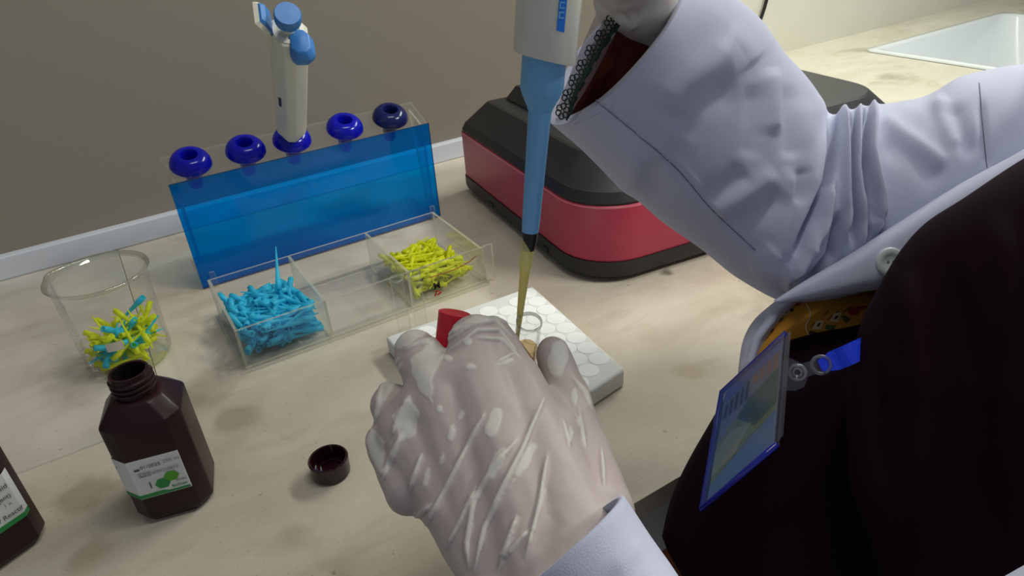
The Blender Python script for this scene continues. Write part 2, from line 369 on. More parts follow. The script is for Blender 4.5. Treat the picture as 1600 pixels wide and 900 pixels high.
# ================================================================== PIPETTE STAND
XL, XR, YP = .0518, .392, .866
st = empty('pipette_stand', ((XL + XR) / 2, YP, 0)); tag(st, 'clear and blue acrylic pipette stand with five round sockets and tip tray', 'pipette stand')
def plate(name, c, th_vec, parent, mface=M_clear, medge=M_edge):
    """flat sheet from four corners (world) and a thickness vector; big faces clear, cut edges pale"""
    c = [Vector(x) for x in c]; t = Vector(th_vec); vs = c + [x + t for x in c]
    fs = [(3, 2, 1, 0), (4, 5, 6, 7)] + [(k, (k + 1) % 4, 4 + (k + 1) % 4, 4 + k) for k in range(4)]
    return obj(name, vs, fs, [mface, medge], parent, False, [0, 0, 1, 1, 1, 1], world=True)
plate('blue_panel', [(XL, YP, .002), (XR, YP, .002), (XR, YP, .142), (XL, YP, .142)], (0, .003, 0), st, M_bluepanel, M_blueedge)
TB = Vector((0, .046, .020)); n_top = Vector((0, -.020, .046)).normalized(); a0, a1 = Vector((XL + .003, YP + .003, .140)), Vector((XR - .002, YP + .003, .140))
plate('top_plate', [a0, a1, a1 + TB, a0 + TB], n_top * .003, st)
plate('base_plate', [(XL + .004, YP + .003, .0005), (XR - .004, YP + .003, .0005), (XR - .004, YP + .10, .0005), (XL + .004, YP + .10, .0005)], (0, 0, .002), st)
for x in (XL + .012, XR - .016): plate('bracket', [(x, YP - .004, .001), (x + .006, YP - .004, .001), (x + .006, YP - .004, .022), (x, YP - .004, .022)], (0, .003, 0), st)
for x in (XL + .006, XR - .010): plate('side_support', [(x, YP + .004, .003), (x, YP + .020, .003), (x, YP + .042, .154), (x, YP + .004, .138)], (.003, 0, 0), st)
cups = []
for i, (px, py) in enumerate(((303, 264), (388, 242), (463, 227), (547, 208), (616, 190))):
    x = at(px, py, .152).x; cc = Vector((x, YP + .003, .143)) + TB * .46
    M_ = axis_matrix(cc - Vector(st.location), n_top, Vector((1, 0, 0)))
    prof = [(r_ * (1.18 if z_ > -.001 else 1), z_ * (1.15 if z_ > 0 else 1)) for r_, z_ in [(.0075, -.032), (.0085, -.030), (.0095, .0), (.0196, .0004), (.0206, .002), (.0203, .0045), (.0188, .0085), (.0160, .0120), (.0118, .0145), (.0086, .0146), (.0072, .012), (.0068, .003), (.0070, -.028), (.0073, -.032)]]
    lathe('socket', prof, M_domedark if i == 4 else M_dome, st, 36, M_)
    cups.append(cc)
# tip tray that belongs to the stand
TX0, TX1, TY0, TY1, TH = .0535, .345, .6525, .785, .05
tr = empty('tip_tray', ((TX0 + TX1) / 2, (TY0 + TY1) / 2, 0)); tag(tr, 'open clear acrylic tip tray with three compartments standing before the blue panel', 'tray')
e = .003
plate('floor_sheet', [(TX0 - .004, TY0 - .006, .0008), (TX1 + .002, TY0 - .006, .0008), (TX1 + .002, TY1, .0008), (TX0 - .004, TY1, .0008)], (0, 0, .0022), tr)
plate('back_wall', [(TX0, TY1, .003), (TX1, TY1, .003), (TX1, TY1, TH), (TX0, TY1, TH)], (0, -e, 0), tr)
plate('front_wall', [(TX0, TY0, .003), (TX1, TY0, .003), (TX1, TY0, TH - .001), (TX0, TY0, TH - .001)], (0, e, 0), tr)
plate('side_wall', [(TX0, TY0 + e, .003), (TX0, TY1 - e, .003), (TX0, TY1 - e, TH), (TX0, TY0 + e, TH)], (e, 0, 0), tr)
plate('side_wall', [(TX1 - e, TY0 + e, .003), (TX1 - e, TY1 - e, .003), (TX1 - e, TY1 - e, TH), (TX1 - e, TY0 + e, TH - .003)], (e, 0, 0), tr)
D1, D2 = .147, .246
for x in (D1, D2): plate('divider', [(x, TY0 + e, .003), (x, TY1 - e, .003), (x, TY1 - e, TH), (x, TY0 + e, TH - .001)], (e, 0, 0), tr)
plate('corner_tab', [(TX1, TY0 - .001, .003), (TX1 + .012, TY0 - .001, .003), (TX1 + .012, TY0 - .001, TH), (TX1, TY0 - .001, TH)], (0, .003, 0), tr)
# handwritten mark on the tray's front
text('hand_mark', 'M', .0125, pbr('marker_black', (20, 20, 20), .6), tr, Matrix.Translation(Vector((.274, TY0 - .0004, .0165)) - Vector(tr.location)) @ Matrix.Rotation(math.radians(90), 4, 'X'), bold=.0003)
v, f = tube_vf([(.275, TY0 - .0004, .008), (.278, TY0 - .0004, .014), (.283, TY0 - .0004, .010), (.278, TY0 - .0004, .008)], .0012, 5); obj('hand_mark', v, f, pbr('marker_red', (170, 40, 30), .6), tr, world=True)
v, f = tube_vf(catmull([(.272, TY0 - .0004, .034), (.30, TY0 - .0004, .033), (.322, TY0 - .0004, .036), (.334, TY0 - .0004, .041)], 12), .0006, 5); obj('hand_mark', v, f, pbr('marker_rust', (150, 74, 40), .6), tr, world=True)

# two empty glass tubes standing in front of the tray
for (px, py), lab in (((619, 435), 'empty clear glass tube in front of tip tray, left of the pair'), ((646, 427), 'empty clear glass tube in front of tip tray, right of the pair')):
    t = at(px, py, .075); g_ = empty('glass_tube', (t.x, t.y, 0)); tag(g_, lab, 'tube', 'glass tubes before the tip tray')
    lathe('tube_wall', [(0.0, .0005), (.0045, .0015), (.0068, .006), (.0070, .012), (.0070, .074)], M_clear, g_, 24)
    lathe('rim', [(.0070, .0735), (.0074, .0745), (.0072, .0755), (.0064, .0755), (.0062, .0745)], M_glassrim, g_, 24)
    lathe('foot_ring', [(.0068, .003), (.0082, .001), (.0082, 0), (.005, 0)], M_clear, g_, 24)

# ================================================================== PIPETTE TIPS
def tip_mesh(name, L, r, mat):
    v, f = lathe_vf([(r * .72, .010), (r * .78, 0), (r, 0), (r, .011), (r * .86, .0115), (r * .62, L * .45), (r * .2, L)], 10)
    return mesh(name, v, f, mat, True)
TIPB, TIPY = tip_mesh('blue_tip', .052, .0033, M_tipb), tip_mesh('yellow_tip', .046, .0030, M_tipy)
LBY = {('tray', 'b'): ('pale blue pipette tip heaped in left compartment of clear tray', 'blue tips in the tray'),
       ('tray', 'y'): ('yellow pipette tip heaped in right compartment of clear tray', 'yellow tips in the tray'),
       ('beaker', 'b'): ('pale blue pipette tip lying inside the glass beaker', 'blue tips in the beaker'),
       ('beaker', 'y'): ('yellow pipette tip lying inside the glass beaker', 'yellow tips in the beaker')}
def put_tip(where, c, pos, d):
    o = bpy.data.objects.new('pipette_tip', TIPB if c == 'b' else TIPY); COL.objects.link(o)
    o.matrix_world = axis_matrix(pos, d, Vector((.3, .2, 1)) if abs(d.z) < .9 else Vector((1, 0, 0)))
    l, g_ = LBY[(where, c)]; tag(o, l, 'pipette tip', g_); return o
def heap(c, x0, x1, y0, y1, n, keep, hfun):
    L = .052 if c == 'b' else .046; k = 0; tries = 0; pl = []
    while k < n and tries < 20000:
        tries += 1
        a = random.uniform(0, 2 * math.pi); tilt = random.gauss(0, .16)
        d = Vector((math.cos(a) * math.cos(tilt), math.sin(a) * math.cos(tilt), math.sin(tilt)))
        p = Vector((random.uniform(x0, x1), random.uniform(y0, y1), 0)); q = p + d * L
        if not (x0 < q.x < x1 and y0 < q.y < y1): continue
        m = (p + q) / 2; hmax = hfun((m.x - x0) / (x1 - x0), (m.y - y0) / (y1 - y0))
        if hmax < .004: continue
        z = .0075 + (hmax - .004) * (k / n) ** .8 + random.uniform(-.001, .001)
        p.z = max(z - d.z * L / 2, .0078)
        if p.z + d.z * L < .0078: continue
        pl.append((p, d)); k += 1
    for p, d in pl[-keep:]: put_tip('tray', c, p, d)
    base_ = TIPB if c == 'b' else TIPY; vv = [v.co.copy() for v in base_.vertices]; ff = [tuple(q.vertices) for q in base_.polygons]
    V, Fa = join(*[([axis_matrix(p, d, Vector((.3, .2, 1))) @ q for q in vv], ff) for p, d in pl[:-keep]])
    o = obj('pipette_tips', V, Fa, M_tipb if c == 'b' else M_tipy, None, True)
    tag(o, 'pale blue tips buried low in left compartment of clear tray' if c == 'b' else 'yellow tips buried low in right compartment of clear tray', 'pipette tips', None, 'stuff')
heap('b', TX0 + .005, D1 - .003, TY0 + .005, TY1 - .010, 300, 115, lambda u, v: .030 - .005 * v)
heap('y', D2 + .006, TX1 - .006, TY0 + .007, TY1 - .015, 160, 85, lambda u, v: .030 * (1 - .35 * u) * (1 - .25 * v))
put_tip('tray', 'b', Vector((.119, .735, .036)), Vector((.25, .55, .62)))
# beaker
bk = Vector((-.045, .752, 0)); BH, BR = .108, .0455
be = empty('beaker', bk); tag(be, 'clear glass beaker with a few yellow and blue tips at left', 'beaker')
lathe('wall', [(.0, .0012), (.030, .0012), (.038, .003), (.042, .009), (.0425, .02), (BR - .002, .07), (BR, BH - .004)], M_glass, be, 64)
v, f = lathe_vf([(BR, BH - .004), (BR + .0030, BH - .001), (BR + .0042, BH), (BR + .0036, BH + .0014), (BR + .001, BH + .001), (BR - .0012, BH - .001)], 72)
for q in v:
    if q.z > BH - .003:
        a = math.atan2(q.y, q.x); s = math.exp(-((a - 2.5) / .22) ** 2); q.x *= 1 + .10 * s; q.y *= 1 + .10 * s
obj('rim', v, f, M_glassrim, be, True)
for (a, z0, w_, h_) in ((-1.75, .040, .36, .010),):
    vs = []; fs = []
    for i in range(9):
        for j in (0, 1):
            aa = a + w_ * (i / 8 - .5); vs.append(Vector(((.0436) * math.cos(aa), .0436 * math.sin(aa), z0 + h_ * j)))
    fs = [(2 * i, 2 * i + 2, 2 * i + 3, 2 * i + 1) for i in range(8)]
    obj('writing_patch', vs, fs, pbr('etched_patch', (196, 190, 176), .8), be, True)
k = 0
random.seed(11)
while k < 92:
    c = 'y' if k % 8 in (0, 2, 3, 4, 6, 7) else 'b'; L = .052 if c == 'b' else .046
    a = random.uniform(0, 2 * math.pi); lean = random.uniform(.1, .75)
    d = Vector((math.cos(a) * math.cos(lean), math.sin(a) * math.cos(lean), math.sin(lean) * random.choice((1, -1))))
    m = Vector((random.uniform(-.034, .034), random.uniform(-.034, .034), 0)); p, q = m - d * L / 2, m + d * L / 2
    if Vector((p.x, p.y)).length > .0390 or Vector((q.x, q.y)).length > .0405: continue
    zt = .007 + abs(d.z) * L / 2 + .016 * (k / 92) + max(0, m.x) * .35
    p = bk + p + Vector((0, 0, zt)); put_tip('beaker', c, p, d); k += 1

# ================================================================== BOTTLES
def oct_ring(s, ch, z, ox=0, oy=0):
    h = s / 2; c = ch
    return [Vector((x + ox, y + oy, z)) for x, y in ((h, -h + c), (h, h - c), (h - c, h), (-h + c, h), (-h, h - c), (-h, -h + c), (-h + c, -h), (h - c, -h))]
def bottle(loc, rot, label, group):
    b = empty('reagent_bottle', mat=Matrix.Translation(loc) @ Matrix.Rotation(rot, 4, 'Z')); tag(b, label, 'bottle', group)
    S, ch = .0575, .0105
    bm = bmesh.new(); rings = [oct_ring(S - .006, ch, .0005), oct_ring(S, ch, .006), oct_ring(S, ch, .094), oct_ring(.037, .0085, .107), oct_ring(.031, .0088, .1085)]
    v, f = loft_vf(rings); vv = [bm.verts.new(x) for x in v]; [bm.faces.new([vv[i] for i in ff]) for ff in f]
    bmesh.ops.bevel(bm, geom=[e_ for e_ in bm.edges], offset=.0014, segments=2, profile=.5, affect='EDGES')
    sharp(bm_obj('body', bm, M_bottle, b, True), 40)
    pr = [(.0150, .107), (.0142, .109), (.0142, .1105)]
    for k in range(3): z = .1115 + k * .0042; pr += [(.0142, z), (.0158, z + .0008), (.0158, z + .0018), (.0142, z + .0026)]
    pr += [(.0142, .1255), (.0138, .1265), (.0120, .1265), (.0117, .1255)]
    lathe('neck', pr, M_bottle, b, 40)
    lathe('neck_bore', [(.0117, .126), (.0117, .109), (.0, .1085)], M_bottlein, b, 32)
    return b, S, ch
def face_M(S, side='front'):
    # frame on the front (-y) face: local x right, y up, z outwards
    return Matrix(((1, 0, 0, 0), (0, 0, -1, -S / 2 - .0002), (0, 1, 0, 0), (0, 0, 0, 1)))
def sheet(name, pts, M, mat, parent, th=.00025):
    v = [M @ Vector((x, y, 0)) for x, y in pts] + [M @ Vector((x, y, th)) for x, y in pts]; n = len(pts)
    f = [tuple(range(n - 1, -1, -1)), tuple(range(n, 2 * n))] + [(k, (k + 1) % n, n + (k + 1) % n, n + k) for k in range(n)]
    return obj(name, v, f, mat, parent)
def wrap(name, xs, z0, z1, mat, parent, S, ch, lift, zfun=None):
    """paper band that follows the octagonal wall: xs run along the unrolled wall, 0 = middle of the front face"""
    h = S / 2 - ch; c2 = ch * math.sqrt(2)
    def pos(s, off):
        sg = 1 if s >= 0 else -1; a = abs(s)
        if a <= h: return Vector((s, -S / 2 - off, 0))
        if a <= h + c2:
            t = (a - h) / c2; return Vector((sg * (h + ch * t + off * .7), -S / 2 + ch * t - off * .7, 0))
        return Vector((sg * (S / 2 + off), -S / 2 + ch + (a - h - c2), 0))
    vs = []; fs = []
    for s in xs:
        lo, hi = (z0, z1) if zfun is None else zfun(s)
        for off in (lift, lift + .0002):
            for z in (lo, hi): p = pos(s, off); p.z = z; vs.append(p)
    n = len(xs)
    for i in range(n - 1):
        a = 4 * i; b_ = a + 4; fs += [(a + 2, b_ + 2, b_ + 3, a + 3), (a, a + 1, b_ + 1, b_), (a + 1, a + 3, b_ + 3, b_ + 1), (a, b_, b_ + 2, a + 2)]
    fs += [(0, 2, 3, 1), (4 * n - 4, 4 * n - 3, 4 * n - 1, 4 * n - 2)]
    return obj(name, vs, fs, mat, parent)
def srange(a, b, S, ch):
    h = S / 2 - ch; c2 = ch * math.sqrt(2); br = [-h - c2, -h, h, h + c2]
    return sorted(set([a, b] + [x for x in br if a < x < b]))
B1 = (-.0365, .5125, 0); R1 = math.radians(-13)
b1, S, ch = bottle(B1, R1, 'brown square plastic reagent bottle without its cap, beside the beaker', None)
xs = srange(-.045, .0185, S, ch)
lb = wrap('label', xs, .0275, .0655, M_label, b1, S, ch, .0002)
wrap('label_stripe', srange(-.0445, .018, S, ch), .028, .0315, M_green, lb, S, ch, .00045)
FM = face_M(S) @ Matrix.Translation((0, 0, .0006))
def T(x, y): return FM @ Matrix.Translation((x, y, .0004))
def hexa(x, y, r): return [(x + r * math.cos(math.radians(60 * k)), y + r * .92 * math.sin(math.radians(60 * k))) for k in range(6)]
sheet('label_patch', [(-.005, .0335), (.003, .0305), (.019, .0305), (.0185, .036), (.006, .040)], FM @ Matrix.Translation((0, 0, -.0001)), M_label, lb, .0002)
sheet('label_emblem', hexa(.0005, .0385, .0056), FM @ Matrix.Translation((0, 0, .0001)), M_green, lb)
sheet('label_emblem', hexa(.0080, .0435, .0056), FM @ Matrix.Translation((0, 0, .0002)), M_green2, lb)
sheet('label_mark', [(-.0145, .0558), (-.0108, .0558), (-.0108, .0574), (-.0145, .0574)], FM, M_ink, lb)
sheet('label_mark', [(-.0085, .0365), (-.0077, .0365), (-.0077, .0425), (-.0085, .0425)], FM, M_ink, lb)
for a in ((-.0130, .0490, -.0045, .0493), (-.0130, .0527, -.0045, .0530), (-.0130, .0490, -.0127, .0530), (-.0048, .0490, -.0045, .0530)):
    sheet('label_mark', [(a[0], a[1]), (a[2], a[1]), (a[2], a[3]), (a[0], a[3])], FM, M_inkl, lb)
text('label_text', '01/2025', .0044, M_ink, lb, T(-.0100, .0567)); text('label_text', '250 ml', .0044, M_inkl, lb, T(.0062, .0578))
text('label_text', 'LOT', .0036, M_ink, lb, T(-.0120, .0497)); text('label_text', '000CL0873', .0040, M_inkl, lb, T(-.0035, .0497))
text('label_text', 'BioScien', .0040, M_green, lb, T(.0056, .0322), sx=.82); text('label_text', 'Lenient', .0026, M_inkl, lb, T(.0098, .0372))
text('label_text', 's', .0042, M_ink, lb, Matrix.Translation((-.0275, -.0220, .058)) @ Matrix.Rotation(math.radians(-45), 4, 'Z') @ Matrix.Rotation(math.radians(90), 4, 'X'))

B2 = (-.1665, .5395, 0); R2 = math.radians(26)
b2, S, ch = bottle(B2, R2, 'brown square reagent bottle cut off by the lower left corner', None)
lb2 = wrap('label', srange(-.05, .0245, S, ch), .030, .074, M_label, b2, S, ch, .0002)
wrap('label_stripe', srange(-.05, .0243, S, ch), .0302, .0345, M_green, lb2, S, ch, .00045)
for body, sz, x, y, mt in (('C-Liquid', .0060, .0175, .062, M_ink), ('(Reagent)', .0052, .0165, .0535, M_ink), ('20', .0045, .0000, .0462, M_ink), ('1 x', .0045, .0145, .0475, M_inkl), ('Reagent / Reactif', .0056, .0190, .038, M_ink)):
    text('label_text', body, sz, mt, lb2, T(x, y), 'RIGHT', .9)
for a in ((-.0062, .0455, .0012, .0458), (-.0062, .0500, .0012, .0503), (-.0062, .0455, -.0059, .0503), (.0009, .0455, .0012, .0503)):
    sheet('label_mark', [(a[0], a[1]), (a[2], a[1]), (a[2], a[3]), (a[0], a[3])], FM, M_ink, lb2)
# loose cap, upside down
cp = empty('bottle_cap', (.0765, .4570, 0)); tag(cp, 'brown screw cap lying open side up on counter beside gloved hand', 'bottle cap')
lathe('shell', [(.0, .0004), (.0145, .0004), (.0160, .0020), (.0166, .0165), (.0158, .0175), (.0146, .0170), (.0144, .0030), (.0, .0030)], M_cap, cp, 48)
lathe('sealing_ring', [(.0105, .003), (.0105, .0055), (.0095, .0055), (.0095, .003)], M_cap, cp, 36)

# ================================================================== FOAM RACK
fr = empty('foam_rack', (.263, .492, 0)); tag(fr, 'white foam tube rack with round wells under the gloved hand', 'tube rack')
FC = [Vector(x) for x in ((.176, .392, 0), (.303, .390, 0), (.349, .4, 0), (.3675, .584, 0), (.187, .5915, 0))]
FC = [at(925, 610, .0205), at(977, 576, .0205), at(832, 446, .0205), at(602, 526, .0205)]
FC.append(FC[0] + (FC[3] - FC[2]) * .66); FC = [Vector((q.x, q.y, 0)) for q in FC]
cen = sum(FC, Vector((0, 0, 0))) / 5
bm = bmesh.new(); v, f = loft_vf([[Vector((q.x, q.y, 0.0005)) for q in FC], [Vector((q.x, q.y, .0205)) for q in FC]])
vv = [bm.verts.new(q - Vector(fr.location)) for q in v]; [bm.faces.new([vv[i] for i in ff]) for ff in f]
bmesh.ops.bevel(bm, geom=bm.edges[:], offset=.003, segments=3, profile=.5, affect='EDGES'); bmesh.ops.recalc_face_normals(bm, faces=bm.faces[:])
sharp(bm_obj('slab', bm, M_foam, fr, True), 50)
wv, wf = lathe_vf([(.0101, .0), (.0100, .0005), (.0097, .0007), (0.0, .0007)], 20); wm = mesh('well', wv, wf, M_foamw)
def inside(p, mrg_=.0105):
    for k in range(5):
        a, b_ = FC[k], FC[(k + 1) % 5]; n = Vector((-(b_ - a).y, (b_ - a).x, 0)).normalized()
        if n.dot(cen - a) < 0: n = -n
        if n.dot(p - a) < mrg_: return False
    return True
ed = (FC[1] - FC[2]).normalized(); inn_ = Vector((ed.y, -ed.x, 0))
if inn_.dot(cen - FC[2]) < 0: inn_ = -inn_
for i in range(12):
    for j in range(12):
        p = FC[2] + inn_ * (.0125 + .0181 * i) + ed * (.0125 + .0209 * j + (.01045 if i % 2 else 0))
        if inside(p, .0108):
            o = bpy.data.objects.new('well', wm); link(o, fr); o.location = Vector((p.x, p.y, .0202)) - Vector(fr.location)

# ================================================================== PIPETTE IN THE STAND
def octo(w_, d_, c, z, ox=0, oy=0):
    h, k = w_ / 2, d_ / 2
    return [Vector((x + ox, y + oy, z)) for x, y in ((h, -k + c), (h, k - c), (h - c, k), (-h + c, k), (-h, k - c), (-h, -k + c), (-h + c, -k), (h - c, -k))]
ax_top = P(449, 9, .62); base = cups[2] + n_top * .004
axis = (ax_top - base).normalized(); PL = (ax_top - base).length
pp = empty('pipette', mat=axis_matrix(base, axis, Vector((.93, -.36, 0)))); tag(pp, 'ivory pipette with blue button parked upright in middle socket of stand', 'pipette')
# local frame: z up along the pipette, y away from the camera side, x to the right
k_ = PL / .185
hz0, hz1 = .014 * k_, .160 * k_
bm = bmesh.new(); RH = Matrix.Rotation(math.radians(40), 3, 'Z')
v, f = loft_vf([[RH @ q for q in octo(a_, b_, c_, z_)] for a_, b_, c_, z_ in ((.023, .023, .006, hz0), (.030, .030, .006, hz0 + .007), (.031, .032, .0065, hz0 + .03), (.032, .034, .007, hz1 - .01), (.032, .034, .008, hz1))])
vv = [bm.verts.new(q) for q in v]; [bm.faces.new([vv[i] for i in ff]) for ff in f]
bmesh.ops.bevel(bm, geom=bm.edges[:], offset=.0018, segments=2, profile=.5, affect='EDGES'); sharp(bm_obj('handle', bm, M_pipw, pp, True), 30)
lathe('shaft', [(.0068, -.045), (.0085, hz0 - .010), (.0105, hz0)], M_pipb, pp, 28, cap0=True, cap1=True)
lathe('top_collar', [(.0145, hz1 - .001), (.0145, hz1 + .0012), (.0105, hz1 + .0014), (.0100, hz1 - .0005)], M_pipw2, pp, 32)
lathe('plunger_rod', [(.0062, hz1 - .001), (.0062, hz1 + .018)], M_pipw2, pp, 24)
lathe('plunger_button', [(.0, hz1 + .013), (.0080, hz1 + .013), (.0116, hz1 + .015), (.0124, hz1 + .018), (.0124, hz1 + .0255), (.0114, hz1 + .0275), (.0, hz1 + .0280)], M_pipb2, pp, 36)
bm = bmesh.new(); v, f = loft_vf([octo(.018, .019, .004, hz1 - .022, .010, -.015), octo(.022, .022, .004, hz1 - .013, .011, -.016), octo(.024, .026, .005, hz1 - .006, .011, -.016), octo(.018, .024, .005, hz1 + .002, .009, -.012)])
vv = [bm.verts.new(q) for q in v]; [bm.faces.new([vv[i] for i in ff]) for ff in f]; bmesh.ops.bevel(bm, geom=bm.edges[:], offset=.0015, segments=2, profile=.5, affect='EDGES'); sharp(bm_obj('ejector_button', bm, M_pipb2, pp, True), 40)
rest = [(-.012, .004, hz1 - .028), (-.017, .004, hz1 - .010), (-.019, .005, hz1 + .006), (-.023, .006, hz1 + .015), (-.027, .006, hz1 + .0185)]
v, f = loft_vf([[Vector((x - .0022, y - wd, z)), Vector((x + .002, y - wd * .8, z + .001)), Vector((x + .002, y + wd * .8, z + .001)), Vector((x - .0022, y + wd, z))] for (x, y, z), wd in zip(rest, (.010, .0125, .0135, .0135, .011))]); obj('finger_rest', v, f, M_pipw, pp)
v, f = loft_vf([[Vector((x + .0022, y - wd, z + .001)), Vector((x + .0042, y - wd * .8, z + .002)), Vector((x + .0042, y + wd * .8, z + .002)), Vector((x + .0022, y + wd, z + .001))] for (x, y, z), wd in zip(rest[1:], (.009, .0115, .0115, .009))]); obj('finger_pad', v, f, M_pipb2, pp)
wz = (hz0 + hz1) / 2 - .012
box('volume_window', (-.0110, -.0190, wz - .008), (-.0076, -.0150, wz + .010), M_display, pp, .0006, M=Matrix.Rotation(math.radians(40), 4, 'Z') @ Matrix(((0, 1, 0, .0020), (1, 0, 0, .0090), (0, 0, 1, 0), (0, 0, 0, 1))))

# ================================================================== HELD PIPETTE
q0, q1 = P(818, 508, .372), P(856, 40, .312)
ax = (q1 - q0).normalized(); XD = RX - ax * RX.dot(ax)
hp = empty('pipette', mat=axis_matrix(P(828.5, 362, .356), ax, XD)); tag(hp, 'white and blue pipette held upright over the tube, yellow tip fitted', 'pipette')
sc_ = .356 / F
lathe('nozzle', [(.0030, -.010), (.0040, -.004), (.0042, .002)], M_black, hp, 24, cap0=True, cap1=True)
lathe('shaft', [(.0040, .0008), (.0043, .0), (.0046, .006), (.0056, .060), (.0058, .063)], M_pipb, hp, 36, cap0=True)
lathe('shaft_collar', [(.0060, .0615), (.0064, .063), (.0090, .068), (.0104, .0715), (.0104, .089), (.0100, .091)], M_pipb, hp, 40, cap0=True, cap1=True)
def ovl(a, b, z, n=36, e_=2.6):
    return [Vector((math.copysign(abs(math.cos(t)) ** (2 / e_), math.cos(t)) * a, math.copysign(abs(math.sin(t)) ** (2 / e_), math.sin(t)) * b, z)) for t in [2 * math.pi * k / n for k in range(n)]]
rg = [ovl(.0118, .0128, .0865), ovl(.0144, .0165, .0855), ovl(.0149, .017, .087), ovl(.0149, .017, .14), ovl(.0155, .018, .20), ovl(.0150, .018, .232), ovl(.0125, .015, .236)]
for r_ in rg[:3]:
    for q in r_: q.z += -q.x * .16
v, f = loft_vf(rg); sharp(obj('handle', v, f, M_pipw2, hp, True), 50)
lathe('plunger_rod', [(.005, .235), (.005, .258)], M_pipw2, hp, 20); lathe('plunger_button', [(0, .255), (.011, .256), (.0125, .260), (.0125, .268), (.011, .270), (0, .2705)], M_pipb2, hp, 32)
sb = Matrix.Rotation(math.radians(-90), 4, 'Y')
lbm = Matrix(((0, 1, 0, .0052), (0, 0, -1, -.0171), (1, 0, 0, .1105), (0, 0, 0, 1)))
# the sticker's own frame: x runs up the handle, y to the right
stk = []
v = []
for z in [(.0985 + .07 * i / 8) for i in range(9)]:
    for x in (.0035, .0070):
        zz = z - (.0006 if x > .005 else 0)
        yb = -(.017 + .001 * max(0, (zz - .14) / .06)); xr = x / .0149
        y_ = yb * (1 - abs(xr) ** 2.6) ** (1 / 2.6)
        v.append(Vector((x, y_ - .0002, zz)))
f = [(2 * i, 2 * i + 1, 2 * i + 3, 2 * i + 2) for i in range(8)]
stick = obj('handle_sticker', v, f, pbr('blue_sticker', (20, 120, 220), .4), hp)
M_stkink = pbr('sticker_ink', (110, 170, 222), .5)
for k, zz in enumerate((.1035, .1075, .1115)):
    v, f = [], []
    for (x0, x1, z0, z1) in ((.0039, .0063, 0, .0006), (.0039, .0063, .0022, .0028), (.0039, .0045, 0, .0028)):
        o_ = len(v)
        for x, z in ((x0, z0), (x1, z0), (x1, z1), (x0, z1)):
            y_ = -.017 * (1 - abs(x / .0149) ** 2.6) ** (1 / 2.6); v.append(Vector((x, y_ - .0005, zz + z)))
        f.append(tuple(range(o_, o_ + 4)))
    obj('sticker_print', v, f, M_stkink, hp)
ht = empty('pipette_tip', mat=axis_matrix(P(826, 372, .3575), (P(806, 548, .386) - P(826, 372, .3575)).normalized(), XD)); tag(ht, 'clear yellow tip on the held pipette reaching into the open tube', 'pipette tip')
TL = (P(806, 548, .386) - P(826, 372, .3575)).length
lathe('collar', [(.0030, .002), (.0036, 0), (.0036, .0005), (.0034, .016), (.0031, .0165)], M_tipheld, ht, 24)
lathe('cone', [(.0031, .016), (.0027, .020), (.0019, TL * .6), (.0007, TL), (.0004, TL), (.0015, TL * .6), (.0023, .018)], M_tipheld, ht, 24)

# ================================================================== TUBE IN THE HAND
mouth = P(827, 503, .372); tb = P(815, 640, .425); tax = (mouth - tb).normalized()
gt = empty('glass_tube', mat=axis_matrix(mouth, tax, RX)); tag(gt, 'open clear tube gripped between gloved thumb and index finger', 'tube')
lathe('tube_wall', [(.0067, -.001), (.0065, -.006), (.0068, -.008), (.0064, -.010), (.0068, -.012), (.0065, -.014), (.0065, -.060), (.0048, -.066), (0, -.068)], M_glass, gt, 32)
lathe('rim', [(.0064, -.0015), (.0071, -.0008), (.0072, .0003), (.0068, .001), (.0062, .0004), (.0060, -.001)], M_glassrim, gt, 36)
lathe('liquid', [(0, -.020), (.0058, -.020), (.0058, -.060), (.004, -.065), (0, -.066)], M_liquid, gt, 28)
# red screw cap between the fingers
cb = P(701, 548, .3745); ct_ = P(711, 489, .3715); cax = (ct_ - cb).normalized()
rc = empty('tube_cap', mat=axis_matrix(cb, cax, RX)); tag(rc, 'ribbed red tube cap held between the gloved fingers', 'tube cap')
CH = (ct_ - cb).length; n = 72; rg = []
for z, r_, rib in ((0, .0074, 1), (CH * .80, .0084, 1), (CH * .85, .0087, 0), (CH, .0090, 0), (CH + .0004, .0084, 0)):
    rg.append([Vector(((r_ + (rib * .0003 if k % 3 == 0 else 0)) * math.cos(2 * math.pi * k / n), (r_ + (rib * .0003 if k % 3 == 0 else 0)) * math.sin(2 * math.pi * k / n), z)) for k in range(n)])
v, f = loft_vf(rg); sharp(obj('cap_shell', v, f, M_redcap, rc, True), 30)

# ================================================================== PERSON
per = empty('person', (.50, .10, -.80)); tag(per, 'person in lavender lab coat, maroon scarf and latex gloves pipetting into a tube', 'person')
PO = Vector(per.location)
def loft_px(secs, na, nr, expo=2.0, cap=True, arc=(0, 2 * math.pi)):
    """cloth volume between two outlines: each section = (Tx,Ty,Bx,By, depth of its near side, half depth, bow x, bow y)"""
    rings = []
    for s in catmull(secs, na):
        tx, ty, bx, by, d, th, ox, oy = s; dc = d + th
        T_, B_ = P(tx, ty, dc), P(bx, by, dc); c = (T_ + B_) / 2; h = (T_ - B_) / 2
        px, py = proj(c); w = -(P(px, py, 1) - CAM).normalized() * th + (P(px + ox, py + oy, dc) - P(px, py, dc))
        r = []
        for k in range(nr):
            t = arc[0] + (arc[1] - arc[0]) * k / nr
            cs, sn = math.cos(t), math.sin(t)
            r.append(c + h * math.copysign(abs(cs) ** (2 / expo), cs) + w * math.copysign(abs(sn) ** (2 / expo), sn))
        rings.append(r)
    return rings
